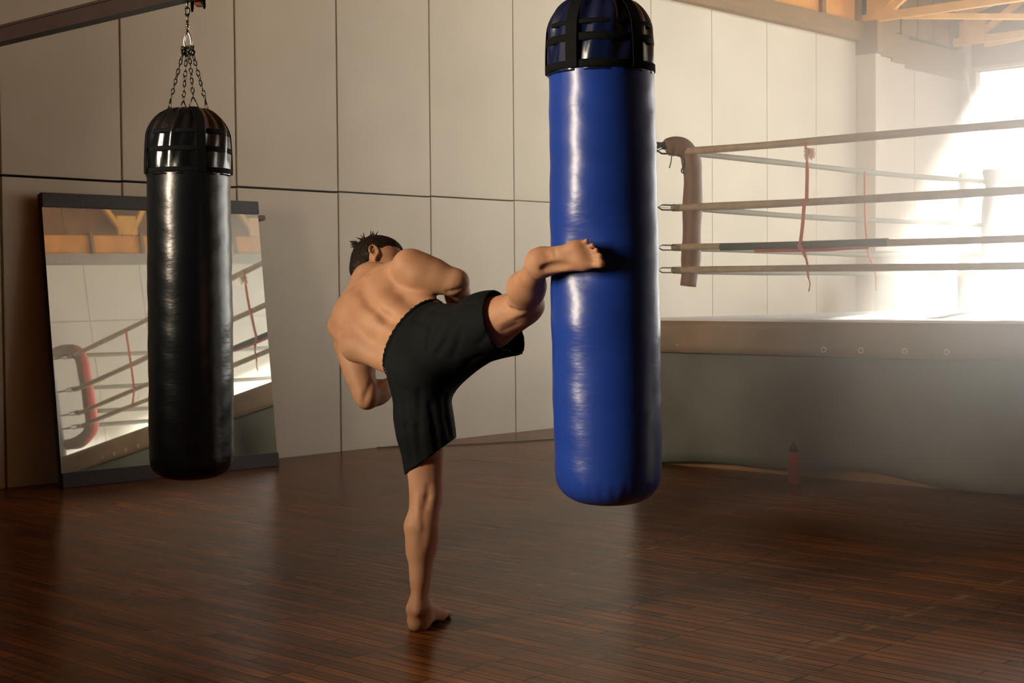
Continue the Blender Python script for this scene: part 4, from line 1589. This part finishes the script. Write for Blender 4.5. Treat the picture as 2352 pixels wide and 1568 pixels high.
def hair_keep(P):
    L = (P - HC.astype(np.float32)) @ HX.T.astype(np.float32)
    g, u, r = L[..., 0], L[..., 1], np.abs(L[..., 2])
    # hairline: forehead, temples, round the ear, nape
    line = np.where(g > 0.045, 0.052 + (g - 0.045) * 0.25 + 0.012 * np.sin(r * 60), np.where(g > 0.004, 0.022 + (g - 0.004) * 0.70, np.where(g > -0.034, 0.034 - np.abs(g + 0.014) * 0.35, -0.028 - (-0.034 - g) * 1.25)))
    line = np.maximum(line, np.where(g < -0.04, -0.098, -1))
    front = g - 0.083 + np.maximum(0, 0.075 - u) * 0.4
    return np.maximum(line - u + 0.003 * np.sin(L[..., 0] * 300) * np.sin(L[..., 2] * 260), front)


HF.cut(hair_keep)
sl, P = HF.sub(HL - 0.19, HL + 0.19)
Lh = (P @ Field.Q.astype(np.float32) - HC.astype(np.float32)) @ HX.T.astype(np.float32)
HF.a[sl] += 0.0016 * np.sin(Lh[..., 2] * 420 + 2 * np.sin(Lh[..., 0] * 40)) + 0.001 * np.sin(Lh[..., 2] * 900 + Lh[..., 1] * 150)
hair = HF.build('hair', M['hair'], man, 1, ORI)
tb = MB()
for k in range(110):
    # loose tufts at the crown and along the top
    if k < 80:
        base = (Hd(-0.072, 0.112, -0.01), Hd(-0.046, 0.128, 0.0), Hd(-0.094, 0.094, 0.0))[k % 3]
        b0 = base + rng.normal(0, 0.006, 3)
        d = nrm((-0.25, 0.15, -0.7)[k % 3] * HG + 0.8 * HU + rng.normal(0, 0.30, 3))
        ln = rng.uniform(0.018, (0.044, 0.036, 0.034)[k % 3])
        w = rng.uniform(0.003, 0.0055)
    else:
        gq = rng.uniform(-0.09, 0.06)
        b0 = Hd(gq, 0.110 - 6.0 * (gq + 0.01) ** 2, rng.normal(0, 0.02))
        d = nrm(-0.95 * HG + 0.35 * HU + rng.normal(0, 0.25, 3))
        ln = rng.uniform(0.014, 0.024)
        w = rng.uniform(0.002, 0.0035)
    c = b0 + d * ln * 0.6
    e = c + nrm(d + np.array([0, 0, -0.3]) + rng.normal(0, 0.25, 3)) * ln * 0.5
    tb.tube([b0 - ORI - d * 0.010, b0 + d * ln * 0.25 - ORI, c - ORI, e - ORI], [w, w, w * 0.7, w * 0.15], 5)
tb.build('hair_tufts', M['hair'], hair, True)

# --- shorts: loose shell over hips and thighs, open at waist and hems
SF = Field((-0.52, 4.95, 0.50), (0.12, 5.72, 1.36), 0.0052)
HEM_L0, HEM_L1, HEM_L2 = at(940, 1084, 5.28), at(1047, 1006, 5.32), at(1000, 1040, 5.50)
HEM_R0, HEM_R1, HEM_R2 = at(1146, 671, 5.17), at(1119, 745, 5.06), at(1199, 760, 5.27)


def shorts_shape(S_, grow):
    S_.ell(T(0, 0.0, 0), TX(0.0), (0.176 + grow, 0.150, 0.128 + grow), 0.03)
    S_.ell(T(0, 0.07, 0.0), TX(0.07), (0.164 + grow, 0.11, 0.123 + grow), 0.03)
    for s in (-1, 1):
        S_.ell(T(s * 0.084, -0.05, 0.052), TX(0.0), (0.098 + grow, 0.105 + grow, 0.094 + grow), 0.04)
    # standing leg
    S_.cap(LH + cv(-0.004, -0.01, 0), at(978, 985, 5.34), 0.108 + grow, 0.100 + grow, 0.05)
    S_.cap(at(972, 960, 5.34), at(990, 1110, 5.36), 0.098 + grow, 0.086 + grow, 0.03)
    S_.cap(at(985, 985, 5.34), at(1020, 1090, 5.34), 0.075 + grow, 0.070 + grow, 0.04)
    # raised leg
    S_.cap(RH, at(1125, 740, 5.165), 0.115 + grow, 0.103 + grow, 0.05)
    S_.cap(at(1110, 742, 5.18), at(1240, 716, 5.02), 0.103 + grow, 0.092 + grow, 0.03)
    S_.cap(at(1080, 790, 5.28), at(1205, 776, 5.22), 0.060 + grow, 0.058 + grow, 0.06)
    S_.cap(at(1010, 850, 5.36), at(1090, 800, 5.32), 0.075 + grow, 0.06 + grow, 0.05)


def plane(a, b, c, inside):
    n = np.cross(b - a, c - a)
    n = n / np.linalg.norm(n)
    if (np.array(inside) - a) @ n > 0:
        n = -n
    return lambda P: (P - a.astype(np.float32)) @ n.astype(np.float32)


shorts_shape(SF, 0.0)
# folds: across the hip crease, down the seat and towards the hem
for pix, amp, wd in (([(982, 800), (986, 772), (998, 730)], 0.007, 0.010), ([(990, 792), (1004, 766), (1018, 744), (1042, 727)], 0.007, 0.010),
                     ([(1006, 812), (1022, 788), (1034, 752), (1050, 738)], 0.006, 0.011), ([(1040, 820), (1052, 790), (1060, 760)], 0.005, 0.012),
                     ([(1000, 716), (1040, 712), (1090, 696)], 0.006, 0.010), ([(955, 735), (985, 745), (1005, 760)], 0.004, 0.012),
                     ([(930, 930), (936, 980), (950, 1060)], 0.005, 0.012), ([(965, 900), (962, 980), (968, 1050)], 0.005, 0.013), ([(990, 930), (1000, 990), (1006, 1030)], 0.006, 0.012),
                     ([(1022, 910), (1026, 960), (1036, 1000)], 0.006, 0.011), ([(1110, 815), (1080, 830), (1060, 858)], 0.006, 0.012), ([(905, 930), (915, 990)], 0.005, 0.012),
                     ([(1100, 790), (1120, 770), (1128, 745)], 0.005, 0.012), ([(900, 860), (930, 900), (950, 960)], 0.004, 0.014)):
    SF.trace(pix, amp, wd)
WST = T(0, 0.105, 0)
wn_ = SP
pl_w = lambda P: (P - WST.astype(np.float32)) @ wn_.astype(np.float32)
kneeL, kneeR = LH, RH
pL = plane(HEM_L0, HEM_L1, HEM_L2, LH)
pR = plane(HEM_R0, HEM_R1, HEM_R2, RH)


def hems(P):
    cutL = np.where(((P - LH.astype(np.float32)) @ nrm(LK - LH).astype(np.float32)) > 0.08, pL(P), -1.0)
    cutR = np.where(((P - RH.astype(np.float32)) @ nrm(RK - RH).astype(np.float32)) > 0.08, pR(P), -1.0)
    return np.maximum(np.maximum(cutL, cutR), pl_w(P))


SF.cut(hems)
shorts = SF.build('shorts', M['shorts'], man, 1, ORI, hems)
so = shorts.modifiers.new('cloth', 'SOLIDIFY')
so.thickness = 0.004
so.offset = -1
# gathered waistband
wb_ = MB()
ring_pts, rr_ = [], []
for k in range(96):
    a = 2 * math.pi * k / 96
    ring_pts.append(T(0.160 * math.cos(a), 0.100, 0.117 * math.sin(a)) + SP * 0.0012 * math.sin(a * 40) - ORI)
    rr_.append(0.0082 + 0.0012 * math.sin(a * 40 + 1))
wb_.tube(ring_pts, rr_, 8, closed=True, ref=SP)
wb_.build('waistband', M['shorts'], shorts, True)

# ------------------------------------------------------------------ haze in the hall, thicker towards the windows, and two puffs added near the camera


def haze_box(x0, x1, y0, y1, z0, z1, dens, col, g):
    mt = bpy.data.materials.new('haze')
    mt.use_nodes = True
    nt = mt.node_tree
    for n in list(nt.nodes):
        nt.nodes.remove(n)
    out = nt.nodes.new('ShaderNodeOutputMaterial')
    vs = nt.nodes.new('ShaderNodeVolumeScatter')
    vs.inputs['Color'].default_value = (*col, 1)
    vs.inputs['Density'].default_value = dens
    vs.inputs['Anisotropy'].default_value = g
    nt.links.new(vs.outputs[0], out.inputs['Volume'])
    o = MB().box(x0, x1, y0, y1, z0, z1).build('haze', mt)
    tag(o, kind='stuff')
    return o


haze_box(WX + 0.01, OX - 0.01, 5.2, FY - 0.35, 0.003, 3.75, HAZE[0], (0.97, 0.96, 0.90), 0.75)
haze_box(WX + 0.02, OX - 0.02, 7.4, FY - 0.36, 0.004, 3.6, HAZE[1], (0.97, 0.96, 0.90), 0.8)
haze_box(WX + 0.03, OX - 0.03, 9.5, FY - 0.37, 0.005, 3.5, HAZE[2], (0.97, 0.96, 0.90), 0.8)
haze_box(-3.3, OX - 0.04, 4.5, 7.7, 0.35, 2.12, 0.22, (0.97, 0.97, 0.93), 0.82)  # this and the next: dense puffs shaped to veil the right side
haze_box(-2.7, OX - 0.05, 4.2, 7.6, 0.6, 2.02, 0.18, (0.97, 0.97, 0.93), 0.82)
